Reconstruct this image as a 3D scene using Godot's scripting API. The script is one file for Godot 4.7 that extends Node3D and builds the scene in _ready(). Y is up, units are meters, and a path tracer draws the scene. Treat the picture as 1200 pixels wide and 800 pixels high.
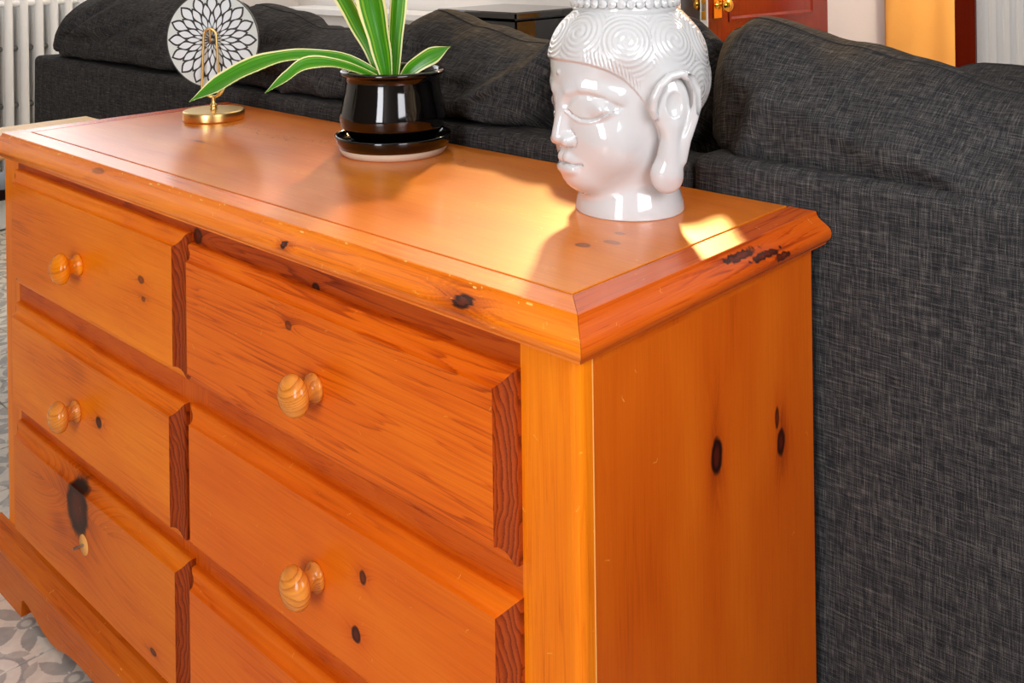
extends Node3D
# A pine chest of drawers against the back of a charcoal sofa. Floor is y = 0, the chest's top is y = 0.856.

const TOP := 0.856          # height of the chest's top
const W := 1.437            # carcass width (x from -W to 0)
const D := 0.471            # carcass depth (z from -D to 0)
var names := {}
var M := {}

# ---------------------------------------------------------------- mesh builder
class MB:
	var v := PackedVector3Array()
	var uv := PackedVector2Array()
	var g := PackedInt32Array()
	var ccw := false   # true: triangles are known to run counter-clockwise
	func tri(a: Vector3, b: Vector3, c: Vector3, grp := 0, ua := Vector2.ZERO, ub := Vector2.ZERO, uc := Vector2.ZERO):
		v.append(a); v.append(b); v.append(c)
		uv.append(ua); uv.append(ub); uv.append(uc)
		g.append(grp)
	func quad(a: Vector3, b: Vector3, c: Vector3, d: Vector3, grp := 0, u := [Vector2(0, 0), Vector2(1, 0), Vector2(1, 1), Vector2(0, 1)]):
		tri(a, b, c, grp, u[0], u[1], u[2])
		tri(a, c, d, grp, u[0], u[2], u[3])
	# rows of points; close_u joins each row's ends; caps close the first and last row
	func grid(rows: Array, close_u := false, caps := false, grp := 0):
		var nr := rows.size()
		var nc: int = rows[0].size()
		for i in nr - 1:
			var r0: PackedVector3Array = rows[i]
			var r1: PackedVector3Array = rows[i + 1]
			for j in (nc if close_u else nc - 1):
				var k := (j + 1) % nc
				var u0 := float(j) / (nc if close_u else nc - 1)
				var u1 := float(j + 1) / (nc if close_u else nc - 1)
				var w0 := float(i) / (nr - 1)
				var w1 := float(i + 1) / (nr - 1)
				quad(r0[j], r0[k], r1[k], r1[j], grp, [Vector2(u0, w0), Vector2(u1, w0), Vector2(u1, w1), Vector2(u0, w1)])
		if caps:
			fan(rows[0], true)
			fan(rows[nr - 1], false)
	func fan(r: PackedVector3Array, back: bool, grp := 9):
		var c := Vector3.ZERO
		for p in r: c += p
		c /= r.size()
		for j in r.size():
			var k := (j + 1) % r.size()
			if back: tri(c, r[k], r[j], grp)
			else: tri(c, r[j], r[k], grp)
	# a box with chamfered edges; every face flat
	func box(lo: Vector3, hi: Vector3, b := 0.002):
		b = minf(b, 0.45 * minf(hi.x - lo.x, minf(hi.y - lo.y, hi.z - lo.z)))
		var c := (lo + hi) / 2.0
		var h := (hi - lo) / 2.0
		var base := v.size()
		var f := func(s: Vector3, ax: int) -> Vector3:
			var p := Vector3(s.x * (h.x - b), s.y * (h.y - b), s.z * (h.z - b))
			p[ax] = s[ax] * h[ax]
			return c + p
		for ax in 3:
			var p := (ax + 1) % 3
			var q := (ax + 2) % 3
			for s in [-1.0, 1.0]:
				var cs := []
				for pq in [[-1, -1], [1, -1], [1, 1], [-1, 1]]:
					var t := Vector3.ZERO
					t[ax] = s; t[p] = pq[0]; t[q] = pq[1]
					cs.append(f.call(t, ax))
				if s < 0: cs.reverse()
				quad(cs[3], cs[2], cs[1], cs[0], -1)
			for s in [-1.0, 1.0]:
				for r in [-1.0, 1.0]:
					var t0 := Vector3.ZERO
					t0[p] = s; t0[q] = r; t0[ax] = -1
					var t1 := t0
					t1[ax] = 1
					var e := [f.call(t0, p), f.call(t1, p), f.call(t1, q), f.call(t0, q)]
					if s * r > 0: e.reverse()
					quad(e[0], e[1], e[2], e[3], -1)
		for sx in [-1.0, 1.0]:
			for sy in [-1.0, 1.0]:
				for sz in [-1.0, 1.0]:
					var t := Vector3(sx, sy, sz)
					if sx * sy * sz > 0: tri(f.call(t, 0), f.call(t, 2), f.call(t, 1), -1)
					else: tri(f.call(t, 0), f.call(t, 1), f.call(t, 2), -1)
		return base
	# profile of (radius, height) turned about an axis
	func lathe(prof: Array, n := 48, xf := Transform3D.IDENTITY, grp := 0):
		var rows := []
		for p in prof:
			var r := PackedVector3Array()
			for i in n:
				var a := TAU * i / n
				r.append(xf * Vector3(p.x * cos(a), p.y, p.x * sin(a)))
			rows.append(r)
		grid(rows, true, true, grp)
	func tube(path: Array, rad, n := 12, grp := 0):
		var rows := []
		var up := Vector3(0.31, 0.87, 0.38).normalized()
		for i in path.size():
			var t: Vector3 = (path[mini(i + 1, path.size() - 1)] - path[maxi(i - 1, 0)]).normalized()
			var x := t.cross(up).normalized()
			if i == 0: x = t.cross(up if absf(t.dot(up)) < 0.95 else Vector3.RIGHT).normalized()
			var y := x.cross(t).normalized()
			up = y
			var r := PackedVector3Array()
			var rr: float = rad[i] if rad is Array else rad
			for k in n:
				var a := TAU * k / n
				r.append(path[i] + (x * cos(a) + y * sin(a)) * rr)
			rows.append(r)
		grid(rows, true, true, grp)
	# outline in a plane, pushed out along depth
	func prism(pts: Array, ex: Vector3, ey: Vector3, o: Vector3, depth: Vector3, grp := -1):
		var p2 := PackedVector2Array()
		for p in pts: p2.append(p)
		var ix := Geometry2D.triangulate_polygon(p2)
		var P := []
		for p in pts: P.append(o + ex * p.x + ey * p.y)
		var flip := Geometry2D.is_polygon_clockwise(p2)
		for i in range(0, ix.size(), 3):
			var a: Vector3 = P[ix[i]]
			var b: Vector3 = P[ix[i + 1]]
			var c: Vector3 = P[ix[i + 2]]
			var cw: bool = (p2[ix[i + 1]] - p2[ix[i]]).cross(p2[ix[i + 2]] - p2[ix[i]]) < 0
			if cw:
				var t := b; b = c; c = t
			tri(a + depth, b + depth, c + depth, -1)
			tri(a, c, b, -1)
		for i in P.size():
			var k := (i + 1) % P.size()
			if flip: quad(P[k], P[i], P[i] + depth, P[k] + depth, grp)
			else: quad(P[i], P[k], P[k] + depth, P[i] + depth, grp)
	# planar coordinates in metres: grain runs along axis gr; 0..1 over the board (o, size); end grain falls on the other axes
	func board(gr: int, o: Vector3, size: Vector3):
		for t in range(0, v.size(), 3):
			var n := (v[t + 1] - v[t]).cross(v[t + 2] - v[t]).abs()
			var ax := 0
			if n.y > n.x and n.y > n.z: ax = 1
			elif n.z > n.x: ax = 2
			var a := gr
			if a == ax: a = (ax + 1) % 3
			var b := 3 - ax - a
			for k in 3:
				var p := v[t + k] - o
				uv[t + k] = Vector2(p[a] / size[a], 1.0 - p[b] / size[b])
	func done() -> ArrayMesh:
		var vol := 0.0
		var c := v[0]
		for t in range(0, v.size(), 3): vol += (v[t] - c).dot((v[t + 1] - c).cross(v[t + 2] - c))
		var flip := vol > 0.0 or ccw
		var st := SurfaceTool.new()
		st.begin(Mesh.PRIMITIVE_TRIANGLES)
		for t in range(0, v.size(), 3):
			st.set_smooth_group(g[t / 3] if g[t / 3] >= 0 else 0xFFFFFFFF)
			for k in ([0, 2, 1] if flip else [0, 1, 2]):
				st.set_uv(uv[t + k])
				st.add_vertex(v[t + k])
		st.generate_normals()
		st.index()
		return st.commit()

# ---------------------------------------------------------------- objects
func numbered(called: String) -> String:
	names[called] = names.get(called, -1) + 1
	return called if names[called] == 0 else "%s_%03d" % [called, names[called]]

func tag(o: Node, label: String, category := "", group := "", kind := ""):
	if label: o.set_meta("label", label)
	if category: o.set_meta("category", category)
	if group: o.set_meta("group", group)
	if kind: o.set_meta("kind", kind)
	return o

func thing(called: String, label: String, category: String, at := Vector3.ZERO, turn := 0.0, group := "") -> Node3D:
	var o := Node3D.new()
	o.name = numbered(called)
	add_child(o)
	o.position = at
	o.rotation.y = turn
	return tag(o, label, category, group)

func obj(called: String, mesh, mat: Material, parent: Node = null, at := Vector3.ZERO) -> MeshInstance3D:
	var o := MeshInstance3D.new()
	o.name = numbered(called) if parent == null else called
	o.mesh = mesh.done() if mesh is MB else mesh
	o.material_override = mat
	(parent if parent else self).add_child(o, true)
	o.position = at
	return o

# a part whose points were given in the room's own coordinates
func part(called: String, mesh, mat: Material, parent: Node3D) -> MeshInstance3D:
	return obj(called, mesh, mat, parent, parent.transform.affine_inverse().origin if parent.rotation == Vector3.ZERO else Vector3.ZERO)

func struct(called: String, mesh, mat: Material) -> MeshInstance3D:
	return tag(obj(called, mesh, mat), "", "", "", "structure")

func mbox(lo: Vector3, hi: Vector3, b := 0.002) -> MB:
	var m := MB.new()
	m.box(lo, hi, b)
	return m

func wbox(lo: Vector3, hi: Vector3, gr: int, b := 0.0015) -> MB:
	var m := mbox(lo, hi, b)
	m.board(gr, lo, hi - lo)
	return m

# ---------------------------------------------------------------- materials
func mat(c: Color, rough := 0.6, metal := 0.0, spec := 0.5) -> StandardMaterial3D:
	var m := StandardMaterial3D.new()
	m.albedo_color = c
	m.roughness = rough
	m.metallic = metal
	m.metallic_specular = spec
	return m

func tex_mat(t: Image, rough := 0.5, bump: Image = null, bump_cm := 0.02) -> StandardMaterial3D:
	var m := mat(Color.WHITE, rough)
	m.albedo_texture = ImageTexture.create_from_image(t)
	if bump:
		m.heightmap_enabled = true
		m.heightmap_texture = ImageTexture.create_from_image(bump)
		m.heightmap_scale = bump_cm
	return m

func noise(seed_: int, freq: float, oct := 3) -> FastNoiseLite:
	var n := FastNoiseLite.new()
	n.seed = seed_
	n.frequency = freq
	n.noise_type = FastNoiseLite.TYPE_SIMPLEX_SMOOTH
	n.fractal_octaves = oct
	return n

# A varnished pine board, grain along u. size in metres; knots are [u m, v m, half length, half width, darkness].
func pine(seed_: int, px: Vector2i, size: Vector2, knots: Array = [], tone := 1.0, figure := 1.0, red := 0.0, scars := 0) -> Image:
	var n1 := noise(seed_, 1.6, 2)
	var n2 := noise(seed_ + 1, 5.0, 2)
	var n3 := noise(seed_ + 2, 160.0, 2)
	var n4 := noise(seed_ + 3, 2.2, 3)
	var data := PackedByteArray()
	data.resize(px.x * px.y * 3)
	var light := Vector3(0.940, 0.490, 0.085)
	var mid := Vector3(0.850, 0.375, 0.035)
	var dark := Vector3(0.510, 0.150, 0.015)
	var blk := Vector3(0.15, 0.045, 0.025)
	var core := Vector3(0.34, 0.105, 0.04)
	var off := float(seed_ % 17) * 0.013
	var at := 0
	for y in px.y:
		var v0 := (y + 0.5) / px.y * size.y
		for x in px.x:
			var u := (x + 0.5) / px.x * size.x
			var v := v0
			var kd := 0.0
			var krim := 0.0
			var halo := 0.0
			for k in knots:
				var du: float = (u - k[0]) / k[2]
				var dv: float = (v0 - k[1]) / k[3]
				if absf(du) < 9.0 and absf(dv) < 9.0:
					var r2 := du * du + dv * dv
					var r := sqrt(r2) + (0.10 if k[2] < k[3] * 4.0 else 0.5) * n2.get_noise_2d(u * 14, v0 * 14)
					if k[4] > 0.0:
						var edge := k[4] * clampf((1.12 - r) * 3.2, 0.0, 1.0) as float
						if edge > kd: kd = edge; krim = smoothstep(0.25, 0.85, r)
						halo = maxf(halo, exp(-(du * du * 0.13 + dv * dv * 0.30)) * k[4] * 0.8)
						v += k[3] * 1.3 * signf(dv) * exp(-absf(dv) * 0.6) * exp(-du * du * 0.12)
					else: halo = maxf(halo, -k[4] * exp(-r2))
			var w := n1.get_noise_2d(u * 0.8 + off, v * 5.0) * 0.022 * figure
			var c := (v + w + off) * 62.0 + n2.get_noise_2d(u * 0.5, v * 14.0) * 0.9
			var s := c - floorf(c)
			var ring := pow(s, 3.0) * (1.0 - smoothstep(0.9, 1.0, s))
			var fib := n3.get_noise_2d(u * 0.045, v * 4.6)
			var blot := n4.get_noise_2d(u * 0.9, v * 3.4)
			var t := clampf(0.33 + 0.30 * ring * figure + fib * 0.17 * (0.5 + 0.5 * figure) + blot * 0.26 + halo * 0.42, 0.0, 1.0)
			var col := light.lerp(mid, minf(t * 2.0, 1.0)) if t < 0.5 else mid.lerp(dark, (t - 0.5) * 2.0)
			col = col.lerp(core.lerp(blk, krim), kd)
			col *= tone
			col.y *= 1.0 - 0.16 * red
			data[at] = int(clampf(col.x, 0, 1) * 255); data[at + 1] = int(clampf(col.y, 0, 1) * 255); data[at + 2] = int(clampf(col.z, 0, 1) * 255)
			at += 3
	var im := Image.create_from_data(px.x, px.y, false, Image.FORMAT_RGB8, data)
	var rng := RandomNumberGenerator.new()
	rng.seed = seed_ * 7 + 3
	for i in scars:   # bare chips and scratches in the varnish
		var p := Vector2(rng.randf() * px.x, rng.randf() * px.y)
		var a := rng.randf() * TAU
		var bend := rng.randf_range(-0.12, 0.12)
		for k in rng.randi_range(2, 12):
			p += Vector2(cos(a), sin(a))
			a += bend
			if p.x >= 0 and p.y >= 0 and p.x < px.x and p.y < px.y:
				im.set_pixelv(Vector2i(p), im.get_pixelv(Vector2i(p)).lerp(Color(0.98, 0.80, 0.50), rng.randf_range(0.25, 0.75)))
	return im

# Paler turned wood of the knobs and the table: honey with thin brown rings
func pale_wood(seed_: int, light := Color(0.93, 0.60, 0.24), dark := Color(0.66, 0.32, 0.08)) -> Image:
	var im := Image.create(192, 192, false, Image.FORMAT_RGB8)
	var n := noise(seed_, 0.012, 2)
	var f := noise(seed_ + 1, 0.15, 2)
	for y in 192:
		for x in 192:
			var c := y * 0.085 + n.get_noise_2d(x * 0.5, y) * 2.5
			var s := c - floorf(c)
			var t := clampf(0.75 * pow(s, 4.0) + 0.25 + 0.25 * f.get_noise_2d(x * 0.1, y), 0.0, 1.0)
			im.set_pixel(x, y, light.lerp(dark, t * 0.8))
	return im

# End grain seen on the drawers' end bevels: arcs of growth rings. u runs up the drawer, v across the bevel.
func end_grain(seed_: int, px: Vector2i) -> Image:
	var n := noise(seed_, 0.02, 2)
	var im := Image.create(px.x, px.y, false, Image.FORMAT_RGB8)
	var rng := RandomNumberGenerator.new()
	rng.seed = seed_
	var c := Vector2(rng.randf_range(0.25, 0.5) * px.x, px.y * 1.9)
	for y in px.y:
		for x in px.x:
			var r := Vector2((x - c.x) * 0.75, (y - c.y) * 1.3).length() * 0.075 + n.get_noise_2d(x, y) * 0.5
			var s := r - floorf(r)
			var t := pow(s, 2.0) * 0.8 + 0.2 * n.get_noise_2d(x * 20, y * 20)
			im.set_pixel(x, y, Color(0.66, 0.27, 0.085).lerp(Color(0.36, 0.11, 0.035), clampf(t, 0, 1)))
	return im

# Charcoal slub linen: threads both ways, each row and column of its own tone. Repeats without a seam.
func linen(seed_: int, n: int) -> Array:
	var rng := RandomNumberGenerator.new()
	rng.seed = seed_
	var K := 36
	var hr := PackedFloat32Array(); var vr := PackedFloat32Array()
	var hb := PackedFloat32Array(); var vb := PackedFloat32Array()
	for i in n:
		hb.append(rng.randf() * rng.randf()); vb.append(rng.randf() * rng.randf())
	for i in n * K:
		hr.append(pow(rng.randf(), 2.5)); vr.append(pow(rng.randf(), 2.5))
	var col := PackedByteArray(); col.resize(n * n * 3)
	var hgt := PackedByteArray(); hgt.resize(n * n)
	var lo := Vector3(0.095, 0.098, 0.110)
	var hi := Vector3(0.415, 0.40, 0.38)
	for y in n:
		for x in n:
			var fx := float(x) / n * K
			var ix := int(fx)
			var a := lerpf(hr[y * K + ix], hr[y * K + (ix + 1) % K], smoothstep(0.0, 1.0, fx - ix))
			var fy := float(y) / n * K
			var iy := int(fy)
			var b := lerpf(vr[x * K + iy], vr[x * K + (iy + 1) % K], smoothstep(0.0, 1.0, fy - iy))
			var over := ((x / 2 + y / 2) % 2) == 0
			var t := (0.62 * a + 0.24 * b + 0.34 * hb[y]) if over else (0.24 * a + 0.58 * b + 0.30 * vb[x])
			t = clampf(t * 1.15 + rng.randf() * 0.10, 0.0, 1.0)
			var c := lo.lerp(hi, t)
			var i := y * n + x
			col[i * 3] = int(c.x * 255); col[i * 3 + 1] = int(c.y * 255); col[i * 3 + 2] = int(c.z * 255)
			hgt[i] = int(clampf(0.35 + 0.5 * t + (0.12 if over else 0.0), 0, 1) * 255)
	return [Image.create_from_data(n, n, false, Image.FORMAT_RGB8, col), Image.create_from_data(n, n, false, Image.FORMAT_L8, hgt)]

# Printed cement tile: grey arabesques and leaves on a pale ground
func tile_print(n: int) -> Image:
	var im := Image.create(n, n, false, Image.FORMAT_RGB8)
	var ns := noise(5, 0.03, 3)
	for y in n:
		for x in n:
			var p := Vector2(absf(x + 0.5 - n / 2.0), absf(y + 0.5 - n / 2.0)) / (n / 2.0)
			if p.y > p.x: p = Vector2(p.y, p.x)
			var t := 0.0
			var q := Vector2(1, 1) - p
			var rc := q.length()
			if rc < 0.62 and rc > 0.50: t = 1.0
			if rc < 0.28: t = 0.8
			var l := (p - Vector2(0.48, 0.14)).rotated(-0.35)
			if absf(l.y) < 0.13 * (1.0 - pow(l.x / 0.34, 2.0)) and absf(l.x) < 0.34: t = 0.9
			var l2 := (p - Vector2(0.72, 0.42)).rotated(0.85)
			if absf(l2.y) < 0.09 * (1.0 - pow(l2.x / 0.22, 2.0)) and absf(l2.x) < 0.22: t = 0.65
			if p.length() < 0.16: t = 1.0 if p.length() > 0.09 else 0.3
			t *= 0.85 + 0.25 * ns.get_noise_2d(x, y)
			var c := Color(0.90, 0.87, 0.81).lerp(Color(0.62, 0.61, 0.585), clampf(t, 0, 1))
			im.set_pixel(x, y, c * (1.0 + 0.05 * ns.get_noise_2d(x * 2.0 + 90, y * 2.0)))
	return im

# Variegated leaf: green with fine parallel veins, cream margins. u runs across the blade, v along it.
func leaf_print() -> Image:
	var im := Image.create(128, 256, false, Image.FORMAT_RGB8)
	var n := noise(11, 0.05, 3)
	for y in 256:
		for x in 128:
			var e := absf((x + 0.5) / 64.0 - 1.0)
			var m := 0.80 + 0.05 * n.get_noise_2d(x * 0.2, y * 0.25)
			var vein := 0.5 + 0.5 * sin(x * 1.15 + n.get_noise_2d(x, y * 0.1) * 2.0)
			var c := Color(0.15, 0.44, 0.02).lerp(Color(0.34, 0.66, 0.05), 0.35 * vein + 0.5 * (0.5 + n.get_noise_2d(x * 1.6, y * 0.12)))
			if e > 0.52 and e < 0.66 and n.get_noise_2d(x * 0.9, y * 0.04 + 200) > 0.06: c = c.lerp(Color(0.62, 0.76, 0.22), 0.6)
			c = c.lerp(Color(0.93, 0.92, 0.66), smoothstep(m - 0.02, m + 0.03, e))
			im.set_pixel(x, y, c)
	return im

func triplanar(m: StandardMaterial3D, metres: float, world := false) -> StandardMaterial3D:
	m.uv1_triplanar = true
	m.uv1_world_triplanar = world
	m.uv1_scale = Vector3.ONE / metres
	m.uv1_triplanar_sharpness = 6.0
	return m

func _ready():
	# ------------------------------------------------------------ camera, sky, sun, windows' light, exposure
	var cam := Camera3D.new()
	cam.name = "camera"
	add_child(cam)
	cam.transform = Transform3D(Basis(Vector3.UP, 0.756) * Basis(Vector3.BACK, -0.0126), Vector3(0.6088, 1.2067, 0.7298))
	cam.near = 0.05
	cam.far = 60.0
	cam.set_frustum(0.05 * 800.0 / 1173.784, Vector2(0, -0.05 * 464.95 / 1173.784), 0.05, 60.0)
	cam.current = true

	var env := Environment.new()
	var sky_mat := ProceduralSkyMaterial.new()
	sky_mat.sky_top_color = Color(0.80, 0.84, 0.90)
	sky_mat.sky_horizon_color = Color(0.96, 0.94, 0.91)
	sky_mat.ground_horizon_color = Color(0.72, 0.72, 0.70)
	sky_mat.ground_bottom_color = Color(0.40, 0.40, 0.38)
	sky_mat.sky_energy_multiplier = 1.6
	env.background_mode = Environment.BG_SKY
	env.sky = Sky.new()
	env.sky.sky_material = sky_mat
	env.tonemap_mode = Environment.TONE_MAPPER_LINEAR
	env.tonemap_exposure = 0.95
	env.sdfgi_enabled = true
	env.ssao_enabled = true
	env.ssil_enabled = true
	var we := WorldEnvironment.new()
	we.name = "world"
	we.environment = env
	add_child(we)

	var sun := DirectionalLight3D.new()
	sun.name = "sun"
	sun.light_color = Color(1.0, 0.79, 0.47)
	sun.light_energy = 1.25
	sun.light_angular_distance = 3.5
	sun.shadow_enabled = true
	sun.sky_mode = DirectionalLight3D.SKY_MODE_LIGHT_ONLY
	add_child(sun)
	sun.look_at_from_position(Vector3.ZERO, Vector3(0.5037, -0.468, 0.7246))

	window_light("daylight_front_window", Vector3(0.68, 1.75, 3.15), Vector3(0, 0, -1), Vector2(0.9, 2.0), 7.2, Color(0.98, 0.98, 1.0))
	window_light("added_side_window_light", Vector3(1.26, 1.7, 0.25), Vector3(-1, 0, 0), Vector2(0.9, 0.9), 2.4, Color(0.99, 0.98, 1.0))  # added light from an unseen window, brightens the chest's right side
	window_light("daylight_radiator_window", Vector3(-3.97, 1.95, -1.3), Vector3(1, 0, 0), Vector2(1.9, 1.7), 0.75, Color(1.0, 0.95, 0.90))

	var hall := OmniLight3D.new()
	hall.name = "hall_fill_light"  # added fill without a fixture, brightens the hall
	hall.position = Vector3(-0.6, 1.95, -2.9)
	hall.light_color = Color(1.0, 0.94, 0.87)
	hall.light_energy = 1.5
	hall.light_size = 0.08
	hall.omni_range = 12.0
	hall.omni_attenuation = 2.0
	hall.shadow_enabled = true
	add_child(hall)

	make_materials()
	build_room()
	build_added_pendant()
	build_chest()
	build_sofa()
	build_background()
	build_candle_stand()
	build_plant()
	build_head()

func window_light(called: String, at: Vector3, dir: Vector3, size: Vector2, energy: float, col: Color):
	var l := AreaLight3D.new()
	l.name = called
	add_child(l)
	l.look_at_from_position(at, at + dir)
	l.area_size = size
	l.light_energy = energy
	l.light_color = col
	l.area_normalize_energy = true
	l.area_range = 14.0
	l.area_attenuation = 2.0
	l.shadow_enabled = true

func make_materials():
	M.wall = mat(Color(0.90, 0.885, 0.87), 0.85)
	M.wall_taupe = mat(Color(0.46, 0.42, 0.385), 0.85)
	M.ceiling = mat(Color(0.93, 0.925, 0.915), 0.9)
	M.paint = mat(Color(0.93, 0.925, 0.91), 0.35)
	M.radiator = mat(Color(0.93, 0.93, 0.92), 0.3)
	M.steel = mat(Color(0.62, 0.62, 0.62), 0.3, 0.9)
	M.brass = mat(Color(0.93, 0.70, 0.30), 0.18, 1.0)
	M.gold = mat(Color(0.93, 0.78, 0.50), 0.28, 1.0)
	M.black_gloss = mat(Color(0.012, 0.012, 0.013), 0.05, 0.0, 0.6)
	M.black_glaze = mat(Color(0.012, 0.011, 0.012), 0.07, 0.0, 0.6)
	M.clay = mat(Color(0.80, 0.70, 0.60), 0.8)
	M.soil = mat(Color(0.10, 0.07, 0.05), 0.95)
	M.ceramic = mat(Color(0.80, 0.805, 0.80), 0.09, 0.0, 0.55)
	M.ceramic.clearcoat_enabled = true
	M.ceramic.clearcoat = 0.6
	M.ceramic.clearcoat_roughness = 0.03
	M.dark_line = mat(Color(0.10, 0.04, 0.015), 0.7)
	M.bare = mat(Color(0.93, 0.66, 0.34), 0.6)
	M.black_plain = mat(Color(0.03, 0.03, 0.032), 0.5)
	var ln := linen(3, 640)
	M.linen = triplanar(tex_mat(ln[0], 0.95, ln[1], 0.04), 0.45)
	M.linen.metallic_specular = 0.15
	M.linen_uv = M.linen.duplicate()
	M.linen_uv.uv1_triplanar = false
	M.linen_uv.uv1_scale = Vector3.ONE
	M.seam = mat(Color(0.19, 0.185, 0.18), 0.95, 0.0, 0.15)
	M.grout = mat(Color(0.62, 0.60, 0.57), 0.9)
	M.tile = tex_mat(tile_print(128), 0.45)
	M.leaf = tex_mat(leaf_print(), 0.32)
	M.leaf.backlight_enabled = true
	M.leaf.backlight = Color(0.25, 0.25, 0.25)
	var mg := pine(91, Vector2i(256, 128), Vector2(0.9, 0.3), [], 0.62, 1.0, 1.6)
	M.mahogany = tex_mat(mg, 0.22)
	M.mahogany.albedo_color = Color(0.80, 0.58, 0.44)
	M.pale_wood = tex_mat(pale_wood(93, Color(0.93, 0.80, 0.58), Color(0.80, 0.62, 0.38)), 0.5)
	M.pale_wood.albedo_color = Color(1.0, 1.0, 1.0)
	M.amber = mat(Color(0.88, 0.64, 0.31), 0.9)  # warm light on the hall wall, put into this colour

func varnish(im: Image, rough := 0.3, spec := 0.3) -> StandardMaterial3D:
	var m := tex_mat(im, rough)
	m.metallic_specular = spec
	return m

func coat(m: StandardMaterial3D):
	m.clearcoat_enabled = true
	m.clearcoat = 0.5
	m.clearcoat_roughness = 0.27

# ---------------------------------------------------------------- the room
func build_room():
	var fl := struct("floor", mbox(Vector3(-4.2, -0.12, -3.7), Vector3(1.5, -0.008, 3.4), 0.001), M.grout)
	var tile := mbox(Vector3(-0.0985, -0.008, -0.0985), Vector3(0.0985, 0.0, 0.0985), 0.0012)
	tile.board(0, Vector3(-0.1, -0.1, -0.1), Vector3(0.2, 0.2, 0.2))
	var tm := tile.done()
	var rest := []
	for i in range(-19, 7):
		for k in range(-17, 17):
			var p := Vector3(i * 0.2 - 0.07, 0, k * 0.2 + 0.03)
			if p.x > -2.75 and p.x < -0.65 and p.z > -0.1 and p.z < 1.0 or (p.x <= -1.4 and p.x > -3.6 and p.z > -0.5 and p.z < 0.5):
				var o := obj("floor_tile", tm, M.tile, fl, p)
				o.rotation.y = PI / 2 * ((i + k) & 3)
			else: rest.append(p)
	var mm := MultiMesh.new()
	mm.transform_format = MultiMesh.TRANSFORM_3D
	mm.mesh = tm
	mm.instance_count = rest.size()
	for i in rest.size(): mm.set_instance_transform(i, Transform3D(Basis.IDENTITY, rest[i]))
	var mi := MultiMeshInstance3D.new()
	mi.name = "floor_tiles"
	mi.multimesh = mm
	mi.material_override = M.tile
	fl.add_child(mi)
	tag(mi, "", "", "", "stuff")

	var ce := MB.new()
	ce.box(Vector3(-4.2, 3.1, -2.6), Vector3(1.5, 3.25, 3.4), 0.001)
	ce.box(Vector3(-1.9, 2.06, -3.7), Vector3(1.45, 2.10, -2.571), 0.001)
	struct("ceiling", ce, M.ceiling)
	# left wall with the window over the radiator
	var m := MB.new()
	m.box(Vector3(-4.15, 0, -2.6), Vector3(-4.0, 1.05, 3.35), 0.001)
	m.box(Vector3(-4.15, 2.85, -2.6), Vector3(-4.0, 3.1, 3.35), 0.001)
	m.box(Vector3(-4.15, 1.05, -2.6), Vector3(-4.0, 2.85, -2.28), 0.001)
	m.box(Vector3(-4.15, 1.05, -0.32), Vector3(-4.0, 2.85, 3.35), 0.001)
	struct("wall_left", m, M.wall)
	# back wall: a high window, then the opening to the hall
	m = MB.new()
	m.box(Vector3(-4.0, 0, -2.57), Vector3(-1.60, 2.12, -2.45), 0.001)
	m.box(Vector3(-1.60, 2.02, -2.57), Vector3(-0.50, 2.12, -2.45), 0.001)
	m.box(Vector3(-0.50, 0, -2.57), Vector3(1.45, 2.12, -2.45), 0.001)
	m.box(Vector3(-4.0, 2.12, -2.57), Vector3(-2.42, 2.72, -2.45), 0.001)
	m.box(Vector3(-1.18, 2.12, -2.57), Vector3(1.45, 2.72, -2.45), 0.001)
	m.box(Vector3(-4.0, 2.72, -2.57), Vector3(1.45, 3.1, -2.45), 0.001)
	struct("wall_back", m, M.wall)
	m = MB.new()
	m.box(Vector3(-4.15, 0, 3.2), Vector3(0.2, 3.1, 3.35), 0.001)
	m.box(Vector3(1.15, 0, 3.2), Vector3(1.45, 3.1, 3.35), 0.001)
	m.box(Vector3(0.2, 0, 3.2), Vector3(1.15, 0.42, 3.35), 0.001)
	m.box(Vector3(0.2, 2.68, 3.2), Vector3(1.15, 3.1, 3.35), 0.001)
	struct("wall_front", m, M.wall_taupe)
	m = MB.new()
	m.box(Vector3(1.3, 0, -3.6), Vector3(1.45, 2.06, -2.571), 0.001)
	m.box(Vector3(1.3, 0, -2.45), Vector3(1.45, 3.1, -0.25), 0.001)
	m.box(Vector3(1.3, 0, 0.75), Vector3(1.45, 3.1, 3.2), 0.001)
	m.box(Vector3(1.3, 0, -0.25), Vector3(1.45, 1.2, 0.75), 0.001)
	m.box(Vector3(1.3, 2.2, -0.25), Vector3(1.45, 3.1, 0.75), 0.001)
	struct("wall_right", m, M.wall_taupe)
	m = MB.new()
	m.box(Vector3(-1.9, 0, -3.65), Vector3(1.45, 2.06, -3.5), 0.001)
	struct("wall_hall_back", m, M.wall)
	struct("wall_hall_left", mbox(Vector3(-1.9, 0, -3.5), Vector3(-1.75, 2.06, -2.57), 0.001), M.wall)
	# window frames
	window("window_1", Vector3(-4.06, 1.05, -2.28), Vector3(-4.06, 2.85, -0.32), 3)
	window("window_2", Vector3(-2.42, 2.12, -2.52), Vector3(-1.18, 2.72, -2.52), 1)
	window("window_4", Vector3(1.37, 1.2, -0.25), Vector3(1.37, 2.2, 0.75), 2)  # added unseen window, put in to light the chest's right side
	window("window_3", Vector3(0.2, 0.42, 3.27), Vector3(1.15, 2.68, 3.27), 2)
	# mahogany frame and fluted white architrave right of the opening
	struct("trim_1", wbox(Vector3(-0.507, 0, -2.53), Vector3(-0.447, 2.02, -2.415), 1, 0.003), M.mahogany)
	m = MB.new()
	var pr := [Vector2(0, 0), Vector2(0, 0.022)]
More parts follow.
